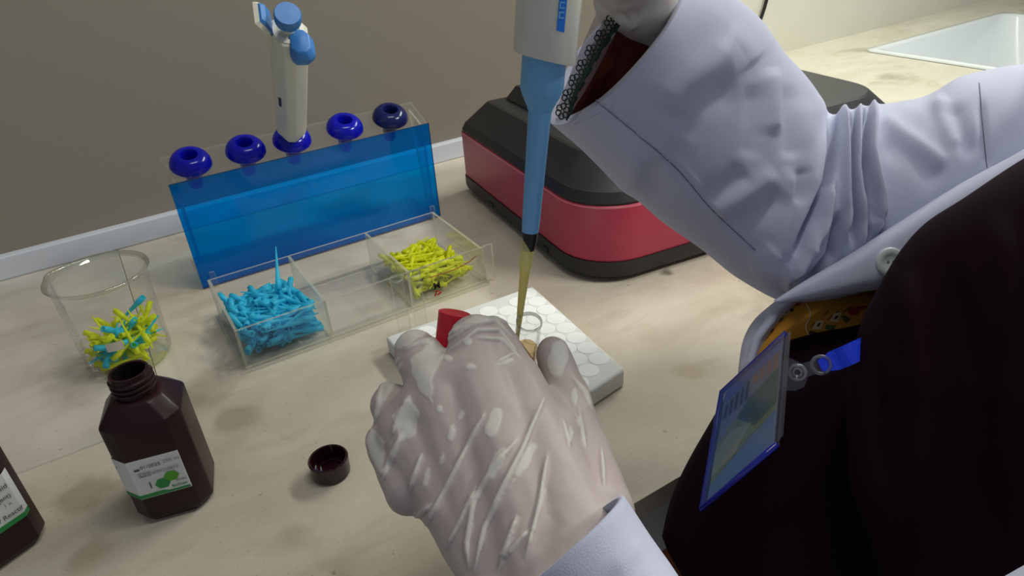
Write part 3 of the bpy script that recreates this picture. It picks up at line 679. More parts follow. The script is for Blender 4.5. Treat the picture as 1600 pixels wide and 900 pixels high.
def displace(o, folds, off, amp_noise=0.0, nscale=30, attr=None):
    """push folds into the cloth along its own normals: (polyline, width, height)"""
    bbs = [(min(p[0] for p in pl) - 3 * wd, min(p[1] for p in pl) - 3 * wd, max(p[0] for p in pl) + 3 * wd, max(p[1] for p in pl) + 3 * wd) for pl, wd, am in folds]
    me = o.data; nn = [v.normal.copy() for v in me.vertices]; at_ = [0.0] * len(me.vertices)
    for i, v in enumerate(me.vertices):
        wp = v.co + off; n = nn[i]; fac = n.dot((CAM - wp).normalized())
        dsp = amp_noise * noise.noise(wp * nscale) if amp_noise else 0.0
        if fac > -.15:
            x, y = proj(wp); g_ = min(1, max(0, (fac + .15) / .70))
            for (pl, wd, am), bb in zip(folds, bbs):
                if not (bb[0] < x < bb[2] and bb[1] < y < bb[3]): continue
                d, t = seg_dist(x, y, pl)
                if d < wd * 3:
                    e_ = math.exp(-(d / wd) ** 2) * min(1, 6 * t + .05, 6 * (1 - t) + .05); dsp += am * e_ * g_
        v.co += n * dsp
    me.update()
def line_on(name, bvh, pl, n, rad, mat, parent, lift=0.0002):
    pts = []
    for x, y in catmull(pl, n):
        p, nn = hit(bvh, x, y)
        if p is not None:
            if nn.dot(CAM - p) < 0: nn = -nn
            pts.append(p + nn * lift)
    v, f = tube_vf(pts, rad, 6); return obj(name, v, f, mat, parent, True, world=True)
def patch_on(name, bvh, poly, mat, parent, lift=.0006, sub=1):
    pts = []
    for x, y in poly:
        p, nn = hit(bvh, x, y)
        if p is None: return None
        pts.append(p - (p - CAM).normalized() * lift)
    n = len(pts); b_ = [p + (p - CAM).normalized() * lift * .8 for p in pts]
    return obj(name, pts + b_, [tuple(range(n)), tuple(range(2 * n - 1, n - 1, -1))] + [(k, n + k, n + (k + 1) % n, (k + 1) % n) for k in range(n)], mat, parent, False, world=True)
def capsules(name, caps, voxel, mat, parent, smooth=6, sub=0):
    """one continuous skin grown from tapered limbs: [(point, radius, point, radius)]"""
    vfs = []
    for a, ra, b_, rb in caps:
        ax_ = (b_ - a); L = ax_.length; u, v_, t = frame(ax_); rings = []
        for ph in [-90, -65, -40, -15]: rings.append((a + t * ra * math.sin(math.radians(ph)), ra * max(.05, math.cos(math.radians(ph)))))
        for ph in [15, 40, 65, 90]: rings.append((b_ + t * rb * math.sin(math.radians(ph)), rb * max(.05, math.cos(math.radians(ph)))))
        vfs.append(loft_vf([[c + (u * math.cos(2 * math.pi * k / 16) + v_ * math.sin(2 * math.pi * k / 16)) * r for k in range(16)] for c, r in rings]))
    v, f = join(*vfs); me = mesh(name, [q - (PO if parent is per else Vector((0, 0, 0))) for q in v], f, mat)
    o = bpy.data.objects.new(name, me); COL.objects.link(o)
    m = o.modifiers.new('r', 'REMESH'); m.mode = 'VOXEL'; m.voxel_size = voxel
    m = o.modifiers.new('s', 'SMOOTH'); m.iterations = smooth; m.factor = .5
    if sub: m = o.modifiers.new('d', 'SUBSURF'); m.levels = sub; m.render_levels = sub
    dg = bpy.context.evaluated_depsgraph_get(); dg.update()
    me2 = bpy.data.meshes.new_from_object(o.evaluated_get(dg)); o.modifiers.clear(); o.data = me2
    if not me2.materials: me2.materials.append(mat)
    me2.polygons.foreach_set('use_smooth', [True] * len(me2.polygons)); o.parent = parent; return o

# ---- body: one continuous figure (mostly under the clothes and beyond the frame)
V_ = Vector
elbR, shR = P(1255, 320, .545), P(1790, 235, .515); wrR = P(985, -5, .400)
elbL, shL = V_((.155, .020, .150)), V_((.430, -.110, .340)); wrL = P(845, 960, .290)
neck, head = V_((.580, .020, .40)), V_((.560, .035, .535)); hipL, hipR = V_((.470, -.090, -.06)), V_((.585, .075, -.06))
chest = V_((.535, .045, .28)); waist = V_((.520, .0, .08))
caps = [(hipL, .085, hipR, .085), (waist, .100, chest, .105), (hipL, .085, waist, .095), (hipR, .085, waist, .095), (chest, .105, shL, .055), (chest, .105, shR, .055),
        (chest, .075, neck, .048), (neck, .048, head, .060), (head, .082, head + V_((.018, 0, .035)), .085), (head + V_((-.035, .012, -.045)), .045, head, .07),
        (shL, .050, elbL, .040), (elbL, .036, wrL, .014), (shR, .046, elbR, .036), (elbR, .034, wrR, .014),
        (hipL, .080, V_((.47, -.13, -.42)), .055), (V_((.47, -.13, -.42)), .055, V_((.49, -.12, -.75)), .038), (V_((.49, -.12, -.75)), .038, V_((.39, -.08, -.775)), .030),
        (hipR, .080, V_((.60, .06, -.42)), .055), (V_((.60, .06, -.42)), .055, V_((.62, .05, -.75)), .038), (V_((.62, .05, -.75)), .038, V_((.52, .09, -.775)), .030),
        (head + V_((-.085, .03, -.008)), .012, head + V_((-.066, .024, .02)), .008), (head + V_((-.066, .024, -.052)), .012, head + V_((-.060, .022, -.056)), .012)]
capsules('body', caps, .008, M_skin, per, 4)
lf = V_((-.943, .333, 0)); sd = V_((.333, .943, 0))
for s in (-1, 1):
    e_ = head + lf * .074 + sd * .030 * s + V_((0, 0, .012)); vv, ff = lathe_vf([(.0, -.010), (.009, -.004), (.0095, .002), (.0, .009)], 16)
    obj('eye', [q * 1.0 + e_ for q in vv], ff, pbr('eye', (60, 40, 30), .2), per, True, world=True)
vv, ff = tube_vf([head + lf * .079 + sd * -.022 + V_((0, 0, -.045)), head + lf * .084 + V_((0, 0, -.047)), head + lf * .079 + sd * .022 + V_((0, 0, -.045))], [.002, .005, .002], 8)
obj('mouth', vv, ff, pbr('lips', (150, 80, 78), .5), per, True, world=True)

# ---- gloved left hand
W1, W2, W3 = P(800, 905, .292), P(905, 850, .285), P(855, 880, .285)
def fing(pts): return [(P(*a[:3]), a[3], P(*b_[:3]), b_[3]) for a, b_ in zip(pts, pts[1:])]
hand = []
hand += [(W1, .021, W2, .021), (P(800, 985, .277), .020, W1, .021), (P(890, 940, .27), .023, W2, .021)]
hand += [(W1, .021, P(640, 672, .345), .0165), (W1, .022, P(690, 612, .345), .0175), (W3, .023, P(745, 590, .345), .0180), (W2, .021, P(800, 600, .348), .0165)]
hand += [(P(640, 672, .345), .0165, P(690, 612, .345), .0175), (P(690, 612, .345), .0175, P(745, 590, .345), .0180), (P(745, 590, .345), .0180, P(800, 600, .348), .0165)]
hand += [(P(720, 760, .33), .024, P(840, 700, .33), .024), (P(690, 740, .335), .022, P(800, 650, .34), .022)]
hand += fing([(800, 600, .348, .0165), (768, 532, .364, .0128), (800, 562, .392, .0105), (826, 590, .398, .0090)])            # index
hand += fing([(745, 590, .345, .0180), (742, 531, .356, .0138), (745, 580, .40, .0110), (780, 610, .41, .0095)])             # middle
hand += fing([(690, 612, .345, .0172), (650, 550, .372, .0124), (668, 590, .405, .0108), (710, 610, .41, .0092)])            # ring
hand += fing([(640, 672, .345, .0150), (612, 632, .366, .0118), (640, 650, .395, .0102), (680, 660, .40, .0088)])            # little
hand += [(P(930, 800, .300), .018, P(900, 690, .345), .0155)] + fing([(900, 690, .345, .0155), (884, 612, .366, .0122), (864, 553, .378, .0098)])  # thumb
hand += [(P(870, 760, .318), .022, P(830, 650, .346), .0165), (P(880, 720, .335), .018, P(845, 640, .352), .013), (P(600, 690, .352), .010, P(640, 760, .332), .014)]
glove = capsules('glove', hand, .0017, M_glove, per, 7, 1)
GR = [([(757, 646), (720, 718), (683, 788), (664, 822)], 5, .0020), ([(850, 622), (816, 702), (784, 766), (757, 825), (741, 894)], 6, .0022), ([(808, 686), (768, 734), (741, 782), (730, 846), (733, 889)], 6, .0020),
      ([(744, 761), (720, 814), (696, 857)], 5, .0018), ([(856, 708), (842, 793), (821, 873)], 5, .0018), ([(808, 806), (794, 846), (778, 894)], 5, .0018), ([(824, 830), (784, 873)], 5, .0016),
      ([(659, 710), (640, 766)], 5, .0016), ([(629, 676), (597, 750)], 7, .0026), ([(674, 788), (643, 814)], 5, .0018), ([(640, 618), (612, 680)], 6, .0022), ([(600, 600), (585, 660)], 6, .0022),
      ([(622, 560), (600, 605), (592, 640)], 6, .0022), ([(655, 532), (690, 528), (720, 512)], 4, .0014), ([(625, 548), (655, 535), (690, 536)], 4, .0014), ([(692, 536), (735, 508), (775, 500), (800, 525)], 4, .0014),
      ([(700, 548), (745, 516), (780, 515), (805, 545)], 4, .0012), ([(745, 527), (785, 530), (812, 558)], 4, .0010), ([(760, 493), (800, 505), (812, 530)], 4, .0012),
      ([(895, 590), (915, 612), (925, 640)], 6, .0014), ([(776, 566), (802, 552)], 4, .0010), ([(940, 700), (944, 760)], 4, .0012), ([(880, 655), (890, 700)], 4, .0010), ([(905, 640), (915, 700)], 4, .0010)]
GP = [((662, 575), 24, 34, .3), ((676, 610), 12, 30, .1), ((640, 662), 22, 32, .0), ((771, 661), 11, 24, .35), ((705, 678), 6, 13, .1), ((730, 532), 7, 7, 0), ((606, 600), 16, 32, .4), ((590, 690), 10, 30, -.3),
      ((820, 720), 8, 34, .5), ((775, 725), 9, 28, .45), ((700, 560), 7, 5, 0), ((790, 565), 16, 4, -.3), ((660, 545), 36, 8, -.3), ((872, 560), 16, 30, .2), ((640, 540), 20, 10, 0), ((735, 573), 8, 5, 0), ((640, 520), 22, 7, 0),
      ((748, 500), 34, 6, -.25), ((898, 622), 5, 14, 0), ((686, 640), 5, 5, 0), ((905, 660), 3, 10, 0), ((892, 680), 3, 9, 0), ((666, 745), 5, 16, .3), ((690, 720), 4, 10, .3), ((845, 780), 5, 20, .2), ((720, 650), 4, 9, .4)]
GR = [(pl, w_ * .8, h_ * .9) for pl, w_, h_ in GR]
GR2 = [([(p[0] + random.uniform(-.8, .8), p[1]) for p in pl], w_, h_) for pl, w_, h_ in GR]
displace(glove, GR2, PO, .0005, 90)
bumps = glove.data
CP = [[(641, 562), (681, 527), (703, 525), (692, 561), (674, 593), (677, 634), (656, 610), (643, 583)], [(595, 602), (628, 568), (624, 590), (600, 628)], [(613, 650), (640, 622), (656, 648), (648, 682), (625, 692)],
      [(571, 690), (580, 668), (602, 690), (598, 745), (588, 735)], [(612, 540), (640, 512), (668, 520), (650, 532), (622, 548)], [(700, 520), (740, 492), (790, 492), (770, 502), (730, 512)]]
GP = [q for q in GP if q[0] not in ((662, 575), (676, 610), (640, 662), (606, 600), (590, 690), (640, 540), (640, 520), (660, 545))]
lo = bumps.attributes.new('loose', 'FLOAT', 'POINT'); vals = []
gbb = [(min(p[0] for p in pl) - 9, min(p[1] for p in pl) - 9, max(p[0] for p in pl) + 9, max(p[1] for p in pl) + 9) for pl, _, _ in GR]
for v in bumps.vertices:
    x, y = proj(v.co + PO); a = 0.0
    wob = 4.5 * noise.noise(V_((x * .06, y * .06, 0))) + 2.5 * noise.noise(V_((x * .16, y * .16, 3)))
    for (pl, wd, am), bb in zip(GR, gbb):
        if not (bb[0] < x < bb[2] and bb[1] < y < bb[3]): continue
        d, t = seg_dist(x, y, pl); e_ = wd * (.20 + .62 * math.sin(math.pi * min(1, max(0, t)))); a = max(a, min(1, max(0, (e_ - d + wob * .12) / 1.8 + .6)))
    for (cx, cy), rx, ry, rot in GP:
        dx, dy = x - cx, y - cy; u_ = dx * math.cos(rot) + dy * math.sin(rot); w_ = -dx * math.sin(rot) + dy * math.cos(rot)
        q = math.hypot(u_ / rx, w_ / ry); a = max(a, min(1, max(0, (1 - q) * min(rx, ry) / 2.2 + .4 + wob * .24)))
    for pg in CP:
        if not (min(q[0] for q in pg) - 6 < x < max(q[0] for q in pg) + 6 and min(q[1] for q in pg) - 6 < y < max(q[1] for q in pg) + 6): continue
        ins = False
        for (x1, y1), (x2, y2) in zip(pg, pg[1:] + pg[:1]):
            if (y1 > y) != (y2 > y) and x < (x2 - x1) * (y - y1) / (y2 - y1) + x1: ins = not ins
        d, _ = seg_dist(x, y, pg + pg[:1]); a = max(a, min(1, max(0, ((d if ins else -d) + wob * .6) / 2.2 + .4)))
    vals.append(a * .9)
lo.data.foreach_set('value', vals)
gn = [v.normal.copy() for v in bumps.vertices]
for v, n_, x in zip(bumps.vertices, gn, vals): v.co += n_ * (x * .0004)
bumps.update()

# ---- left coat cuff in front
rings = loft_px([(972, 776, 792, 930, .232, .030, 6, 10), (1010, 832, 850, 1000, .226, .034, 6, 8), (1062, 905, 930, 1070, .212, .038, 0, 0), (1130, 1020, 1010, 1230, .185, .042, 0, 0)], 24, 56)
inn = [[c + (q - c) * .94 for q in r] for r, c in ((r, sum(r, V_((0, 0, 0))) / len(r)) for r in rings[:5])][::-1]
last = rings[-1]; cl = sum(last, V_((0, 0, 0))) / len(last)
for t in (.35, .7, 1.0):
    tgt = elbL.lerp(shL, max(0, (t - .35) / .65)) if t > .35 else elbL; uu, vv_, _ = frame((shL - elbL) if t > .35 else (elbL - cl))
    c2 = cl.lerp(elbL, .7) if t <= .35 else tgt
    rings.append([c2 + (q - cl).normalized() * (.055 if t < 1 else .07) for q in last])
v, f = loft_vf(inn + rings, cap=False); o = obj('left_sleeve', v, f, M_coat, per, True, world=True)
displace(o, [([(1000, 850), (960, 900)], 14, .002)], PO, .0010, 25)

# ---- right coat sleeve
RS = [(1062, -48, 856, 188, .372, .072, 34, 26), (1105, -30, 905, 228, .380, .074, 26, 20), (1150, 0, 965, 290, .392, .076, 14, 10), (1192, 38, 998, 312, .402, .078, 6, 4), (1226, 84, 1042, 350, .412, .080, 0, 0),
      (1258, 122, 1095, 388, .422, .080, 0, 0), (1284, 156, 1150, 432, .432, .078, 0, 0), (1300, 176, 1212, 466, .440, .070, -6, 0), (1322, 172, 1262, 476, .442, .068, 0, 0), (1352, 166, 1318, 470, .440, .070, 0, 0),
      (1395, 162, 1375, 450, .438, .072, 0, 0), (1450, 150, 1440, 430, .436, .074, 0, 0), (1500, 120, 1505, 415, .432, .078, 0, 0), (1560, 106, 1575, 400, .428, .082, 0, 0), (1640, 92, 1665, 390, .424, .086, 0, 0), (1760, 60, 1790, 380, .420, .090, 0, 0)]
rings = loft_px(RS, 300, 230)
inn = [[c + (q - c) * .90 for q in r] for r, c in ((r, sum(r, V_((0, 0, 0))) / len(r)) for r in rings[0:57:6])][::-1]
hem = [[c + (q - c) * .985 for q in r] for r, c in ((r, sum(r, V_((0, 0, 0))) / len(r)) for r in rings[:1])]
v, f = loft_vf(inn + hem + rings, cap=False); rsl = obj('right_sleeve', v, f, M_coat, per, True, world=True)
SF = [([(1318, 158), (1320, 178), (1322, 250), (1324, 330), (1306, 392)], 9, .0055), ([(1347, 154), (1342, 190), (1337, 260), (1345, 345), (1338, 400)], 7, .0050), ([(1372, 142), (1364, 166), (1357, 240), (1371, 305), (1372, 375)], 8, .0062), ([(1300, 270), (1287, 345), (1262, 392), (1235, 440)], 8, .0052),
      ([(1272, 330), (1262, 385), (1278, 392), (1286, 340)], 4, .0035), ([(1228, 405), (1232, 447), (1262, 440)], 5, .0030), ([(1344, 300), (1357, 352), (1372, 345)], 5, .0035), ([(1236, 260), (1232, 330), (1216, 420)], 11, .0036),
      ([(1296, 150), (1302, 182), (1302, 235), (1294, 285), (1270, 340), (1240, 400)], 6, -.0110), ([(1334, 162), (1331, 195), (1329, 300), (1333, 385)], 5, -.0075), ([(1360, 156), (1352, 185), (1346, 270), (1352, 330), (1350, 410)], 5, -.0075), ([(1378, 330), (1376, 400)], 5, -.006),
      ([(1312, 330), (1298, 400), (1262, 448)], 6, -.006), ([(1372, 176), (1404, 205), (1456, 244), (1480, 262)], 11, .0040), ([(1380, 215), (1430, 250), (1470, 290)], 16, -.0035), ([(1486, 160), (1500, 205), (1530, 245)], 13, -.0045), ([(1462, 150), (1480, 190), (1500, 230)], 12, .0030), ([(1532, 150), (1538, 220), (1545, 262)], 5, -.0030), ([(1400, 160), (1440, 175), (1480, 150)], 12, .0020),
      ([(1052, 205), (1085, 160), (1150, 132)], 22, -.0042), ([(1040, 170), (1090, 120), (1150, 80)], 24, .0040), ([(1205, 105), (1209, 160), (1206, 212)], 12, .0045), ([(1232, 130), (1236, 200), (1238, 250)], 12, -.0030), ([(1180, 130), (1180, 200), (1170, 250)], 13, -.0035),
      ([(1105, 338), (1160, 305), (1215, 270)], 14, .0042), ([(1100, 312), (1140, 290), (1165, 265)], 14, -.0040), ([(1140, 360), (1190, 330), (1225, 300)], 16, -.0035), ([(1170, 420), (1200, 405), (1215, 390)], 14, .0030), ([(1010, 250), (1020, 290), (1030, 320)], 16, -.0036), ([(975, 220), (1000, 280)], 14, .0030),
      ([(1260, 150), (1266, 230), (1262, 300)], 12, .0028), ([(1252, 262), (1246, 320)], 9, -.0034), ([(1130, 60), (1160, 75), (1180, 100)], 20, .0030),
      ([(928, 153), (990, 205), (1055, 262), (1110, 325), (1180, 392)], 4, -.0012), ([(934, 147), (998, 199), (1063, 256), (1118, 319)], 4, .0012)]
SF = [(pl, wd * .85, am * 1.9) if abs(am) > .0045 else (pl, wd * 1.3, am * .95) for pl, wd, am in SF]
displace(rsl, SF, PO, .0012, 26)
bv = bvh_of(rsl)
line_on('seam', bv, [(930, 156), (990, 205), (1056, 262), (1110, 325), (1180, 391)], 60, .00035, M_seamd, rsl)
line_on('seam', bv, [(927, 153), (987, 202), (1053, 259), (1107, 322), (1176, 388)], 60, .0003, M_seam, rsl)
line_on('stitching', bv, [(895, 196), (930, 180), (955, 168)], 16, .00022, M_seam, rsl)
line_on('stitching', bv, [(1530, 130), (1535, 190), (1542, 262)], 30, .0003, M_seamd, rsl)
# ---- inner dress sleeve, tulle and lace
rings = loft_px([(1010, -70, 884, 180, .395, .050, 8, 6), (1050, -40, 930, 215, .402, .052, 4, 3), (1120, 20, 1010, 280, .415, .050, 0, 0), (1200, 110, 1110, 350, .425, .050, 0, 0)], 30, 48)
v, f = loft_vf(rings, cap=False); dsl = obj('dress_sleeve', v, f, M_brown, per, True, world=True); displace(dsl, [([(960, 60), (930, 120), (905, 165)], 5, .002), ([(972, 90), (940, 150)], 6, -.003)], PO, .0015, 60)
rg = loft_px([(988, -92, 866, 186, .394, .046, 6, 4), (1012, -69, 886, 180, .3945, .0505, 8, 6)], 6, 48)
v, f = loft_vf(rg, cap=False); tul = obj('tulle_edge', v, f, M_tulle, dsl, True, world=False)
off = PO; 
for q in tul.data.vertices: q.co -= off
bt = bvh_of(dsl)
vfs = []
w0, w1 = P(966, 34, .40), P(884, 176, .40)
for i in range(7):
    t = i / 6; x, y = 955 - 76 * t - 6 * math.sin(t * 3.1), 36 + 138 * t
    d = .3925
    for k in range(6):
        a = k * math.pi / 3 + i; cx, cy = x + 6.5 * math.cos(a), y + 8 * math.sin(a)
        vfs.append(tube_vf([P(cx + 4.2 * math.cos(b_ * math.pi / 4), cy + 4.8 * math.sin(b_ * math.pi / 4), d) for b_ in range(9)], .00042, 5))
    vfs.append(tube_vf([P(x + 10, y - 6, d), P(x + 14, y + 2, d), P(x + 6, y + 14, d)], .0006, 5))
vfs.append(tube_vf([P(x, y, .393) for x, y in catmull([(966, 36), (948, 62), (928, 92), (912, 122), (898, 150), (890, 176)], 24)], .0012, 6))
v, f = join(*vfs); lace = obj('lace_trim', v, f, M_lace, dsl, True)
for q in lace.data.vertices: q.co -= PO

# ---- gloved right hand on the handle of the pipette
HM = hp.matrix_world.copy() if hp.matrix_world != Matrix.Identity(4) else hp.matrix_basis.copy()
def hpt(r_, ang_, z): return HM @ V_((r_ * math.cos(math.radians(ang_)), r_ * math.sin(math.radians(ang_)), z))
hr_ = [(wrR, .021, hpt(.042, 25, .180), .019), (wrR, .021, hpt(.040, 15, .205), .019), (wrR, .020, hpt(.042, 35, .165), .015), (hpt(.040, 20, .150), .017, hpt(.040, 10, .205), .020)]
for z, r_ in ((.142, .0085), (.163, .0092), (.185, .0096), (.206, .0096)):
    for a0_, a1_ in ((25, 75), (75, 125), (125, 165)): hr_.append((hpt(.033 if a0_ < 30 else .028, a0_, z + .004), r_ + .001, hpt(.028, a1_, z), r_))
hr_ += [(hpt(.040, 5, .205), .014, hpt(.030, -25, .235), .012), (hpt(.030, -25, .235), .012, hpt(.012, -40, .277), .0095)]
hr_ += [(wrR, .022, P(1020, 40, .425), .026), (P(1020, 40, .425), .026, P(1060, 90, .45), .027)]
g2 = capsules('glove', hr_, .0024, M_glove, per, 5)
displace(g2, [([(930, -5), (960, 15), (1000, 5)], 4, .002), ([(975, 10), (990, 30), (985, 50)], 4, .0022), ([(960, 20), (975, 40)], 4, .0018), ([(995, 5), (1000, 25), (992, 45)], 3, .002)], PO, .0006, 90)
lo = g2.data.attributes.new('loose', 'FLOAT', 'POINT'); vals = []
for v in g2.data.vertices:
    n_ = noise.noise((v.co + PO) * 60); vals.append(min(1, max(0, .45 + 2.2 * n_)))
lo.data.foreach_set('value', vals)

# ---- torso clothing
BT = [(1176, 552, 1172, 640, .462, .06, 0, 0), (1198, 500, 1220, 640, .464, .07, 0, 0), (1240, 462, 1290, 640, .462, .08, 0, 0), (1310, 448, 1360, 640, .456, .085, 0, 0), (1400, 436, 1450, 640, .450, .09, 0, 0), (1520, 380, 1570, 640, .445, .09, 0, 0)]
rings = loft_px(BT, 60, 64, 2.4); v, f = loft_vf(rings); bat = obj('batik_dress', v, f, M_batik, per, True, world=True); bvb = bvh_of(bat)
M_w = pbr('batik_cream', (206, 190, 150), .8); M_g1 = pbr('batik_green', (72, 84, 30), .8); M_r = pbr('batik_red', (150, 44, 30), .8); M_d = pbr('batik_dark', (70, 44, 24), .8)
def C6(x, y): return (1150 + x / 6.4, 440 + y / 6.4)
def bp(poly, m): patch_on('batik_motif', bvb, [C6(*q) for q in poly], m, bat)
for (x, y) in ((825, 435), (1000, 360)):
    bp([(x - 62, y + 40), (x - 22, y - 45), (x + 58, y - 48), (x + 20, y + 45)], M_w); patch_on('batik_motif', bvb, [C6(*q) for q in ((x - 22, y + 14), (x - 2, y - 20), (x + 26, y - 22), (x + 6, y + 16))], M_d, bat, .0009)
bp([(735, 465), (760, 430), (935, 275), (920, 305)], M_g1); bp([(905, 390), (930, 360), (1035, 275), (1020, 305)], M_g1); bp([(1065, 310), (1090, 285), (1165, 240), (1140, 275)], M_g1)
bp([(890, 470), (900, 425), (990, 440), (985, 470), (930, 490)], M_g1); bp([(1050, 350), (1090, 335), (1150, 375), (1090, 410)], M_g1); bp([(725, 520), (745, 485), (810, 505), (790, 530)], M_d)
bp([(1115, 305), (1150, 260), (1230, 250), (1310, 238), (1312, 265), (1240, 285), (1215, 335), (1150, 340)], M_r)
bp([(470, 335), (495, 285), (545, 262), (530, 310), (490, 345)], M_w); patch_on('batik_motif', bvb, [C6(*q) for q in ((490, 318), (505, 295), (525, 285), (515, 310))], M_d, bat, .0009)
bp([(420, 390), (440, 355), (475, 365), (450, 400)], M_g1); bp([(325, 490), (345, 455), (380, 480), (350, 510)], M_d); bp([(365, 440), (410, 365), (425, 372), (380, 445)], M_w); bp([(535, 300), (550, 265), (580, 270), (570, 300)], M_d); bp([(585, 240), (605, 205), (690, 175), (640, 235)], M_r)
line_on('batik_motif', bvb, [C6(*q) for q in ((705, 232), (742, 300), (735, 370), (700, 450), (730, 540))], 30, .0005, M_w, bat)
# grey-lavender coat edge behind the batik
CE = [(1152, 590, 1180, 598, .466, .03, 0, 0), (1160, 535, 1196, 560, .470, .03, 0, 0), (1178, 500, 1226, 500, .474, .03, 0, 0), (1212, 470, 1262, 462, .478, .03, 0, 0)]
rings = loft_px(CE, 30, 40); v, f = loft_vf(rings); o = obj('coat_edge', v, f, M_coat, per, True, world=True); displace(o, [([(1165, 585), (1182, 530), (1215, 485)], 5, .004), ([(1160, 570), (1172, 520), (1200, 485)], 4, -.004)], PO)
# coat front strip (placket) crossing over the batik
PK = [(1208, 470, 1222, 474, .436, .010, 0, 0), (1262, 436, 1280, 465, .430, .016, 0, 0), (1330, 396, 1345, 456, .426, .022, 0, 0), (1400, 350, 1420, 446, .422, .028, 0, 0), (1500, 288, 1540, 420, .414, .034, 0, 0), (1600, 234, 1660, 380, .404, .04, 0, 0), (1720, 160, 1790, 330, .392, .045, 0, 0)]
rings = loft_px(PK, 70, 48, 3.0); v, f = loft_vf(rings); pk = obj('coat_front', v, f, M_coat, per, True, world=True); bvp = bvh_of(pk)
c_, n_ = hit(bvp, 1391, 409)
if c_ is not None:
    vv, ff = lathe_vf([(0, -.0005), (.0080, -.0005), (.0089, .0006), (.0082, .0016), (.0050, .0014), (.0042, .0008), (0, .0008)], 32); Mb = axis_matrix(c_, n_, RX)
    btn = obj('button', [Mb @ q for q in vv], ff, M_button, pk, True, world=True)
    for s in (-1, 1):
        vv, ff = lathe_vf([(0, .0010), (.0008, .0010), (.0008, .0004)], 10); obj('button_hole', [Mb @ (q + V_((.0016 * s, 0, 0))) for q in vv], ff, M_seamd, btn, world=True)
# maroon dress front
MD_ = [(1036, 838, 1046, 862, .478, .022, 0, 0), (1052, 770, 1092, 930, .462, .035, 0, 0), (1102, 676, 1200, 1060, .440, .055, 0, 0), (1150, 602, 1320, 1150, .428, .065, 0, 0), (1205, 550, 1450, 1200, .420, .07, 0, 0), (1270, 527, 1550, 1200, .412, .075, 0, 0), (1345, 512, 1680, 1150, .404, .08, 0, 0), (1440, 480, 1800, 1080, .398, .085, 0, 0), (1600, 400, 1950, 980, .392, .09, 0, 0)]
rings = loft_px(MD_, 70, 80, 2.2); v, f = loft_vf(rings); md = obj('maroon_dress', v, f, M_maroon, per, True, world=True)
displace(md, [([(1180, 640), (1160, 760), (1120, 880)], 20, .004), ([(1250, 640), (1230, 760), (1250, 890)], 24, -.005), ([(1300, 640), (1290, 800)], 18, .004)], PO, .004, 14)
# maroon head scarf hanging over the shoulder
SC = [(1322, 600, 1326, 760, .378, .016, 0, 0), (1336, 556, 1372, 900, .366, .030, 0, 0), (1352, 500, 1440, 1010, .356, .045, 0, 0), (1386, 443, 1560, 1060, .346, .055, 0, 0), (1442, 360, 1680, 1060, .336, .065, 0, 0), (1505, 308, 1790, 1000, .326, .07, 0, 0), (1602, 246, 1890, 900, .318, .075, 0, 0), (1740, 170, 2000, 740, .310, .08, 0, 0)]
rings = loft_px(SC, 80, 80, 2.2); v, f = loft_vf(rings); sf = obj('head_scarf', v, f, M_maroon, per, True, world=True)
displace(sf, [([(1420, 420), (1440, 620), (1430, 880)], 26, .006), ([(1480, 400), (1520, 600), (1530, 860)], 26, -.007), ([(1560, 330), (1590, 560), (1580, 860)], 26, .006), ([(1370, 560), (1380, 760)], 20, -.005), ([(1340, 600), (1470, 590), (1600, 620)], 18, .003)], PO, .004, 16)
# scarf round the head, with the face left open towards the counter
rg = []
for z, r_, dx in ((-.17, .115, .02), (-.14, .108, .015), (-.10, .100, .01), (-.05, .104, .004), (0, .112, .004), (.05, .113, .006), (.09, .098, .012), (.115, .066, .016), (.127, .02, .018)):
    r = []
    for k in range(48):
        a = 2 * math.pi * (k + .5) / 48; di = V_((math.cos(a), math.sin(a), 0)); fr_ = di.dot(lf); rr_ = r_
        if fr_ > .55 and -.07 < z < .06: rr_ = .060
        r.append(head + V_((dx, 0, z)) + di * rr_)
    rg.append(r)
v, f = loft_vf(rg); obj('head_wrap', v, f, M_maroon, per, True, world=True)
# coat back and long skirt
def rings_w(L, n=40): return [[V_((cx + a * math.cos(2 * math.pi * k / n) * math.cos(.96) - b_ * math.sin(2 * math.pi * k / n) * math.sin(.96), cy + a * math.cos(2 * math.pi * k / n) * math.sin(.96) + b_ * math.sin(2 * math.pi * k / n) * math.cos(.96), z)) for k in range(n)] for cx, cy, z, a, b_ in L]
v, f = loft_vf(rings_w([(.53, 0, -.775, .24, .20), (.53, 0, -.5, .22, .18), (.53, 0, -.2, .20, .16), (.525, 0, -.05, .185, .15), (.52, .01, .02, .17, .135)])); obj('skirt', v, f, M_maroon, per, True, world=True)
v, f = loft_vf(rings_w([(.565, -.02, -.30, .225, .165), (.565, -.02, -.05, .20, .155), (.56, .0, .10, .185, .145), (.57, .03, .24, .20, .14), (.56, .04, .33, .20, .10), (.55, .045, .375, .10, .07)])); obj('coat_back', v, f, M_coat, per, True, world=True)

capsules('coat_top', [(chest, .122, shL, .072), (chest, .122, shR, .066), (shL, .070, elbL, .056), (waist, .110, chest, .122), (chest, .10, chest.lerp(neck, .75), .068)], .008, M_coat, per, 6)
vv, ff = lathe_vf([(.066, 0), (.060, .02), (.058, .05), (.070, .08)], 32); obj('scarf_neck', [q + neck + V_((0, 0, -.04)) for q in vv], ff, M_maroon, per, True, world=True)

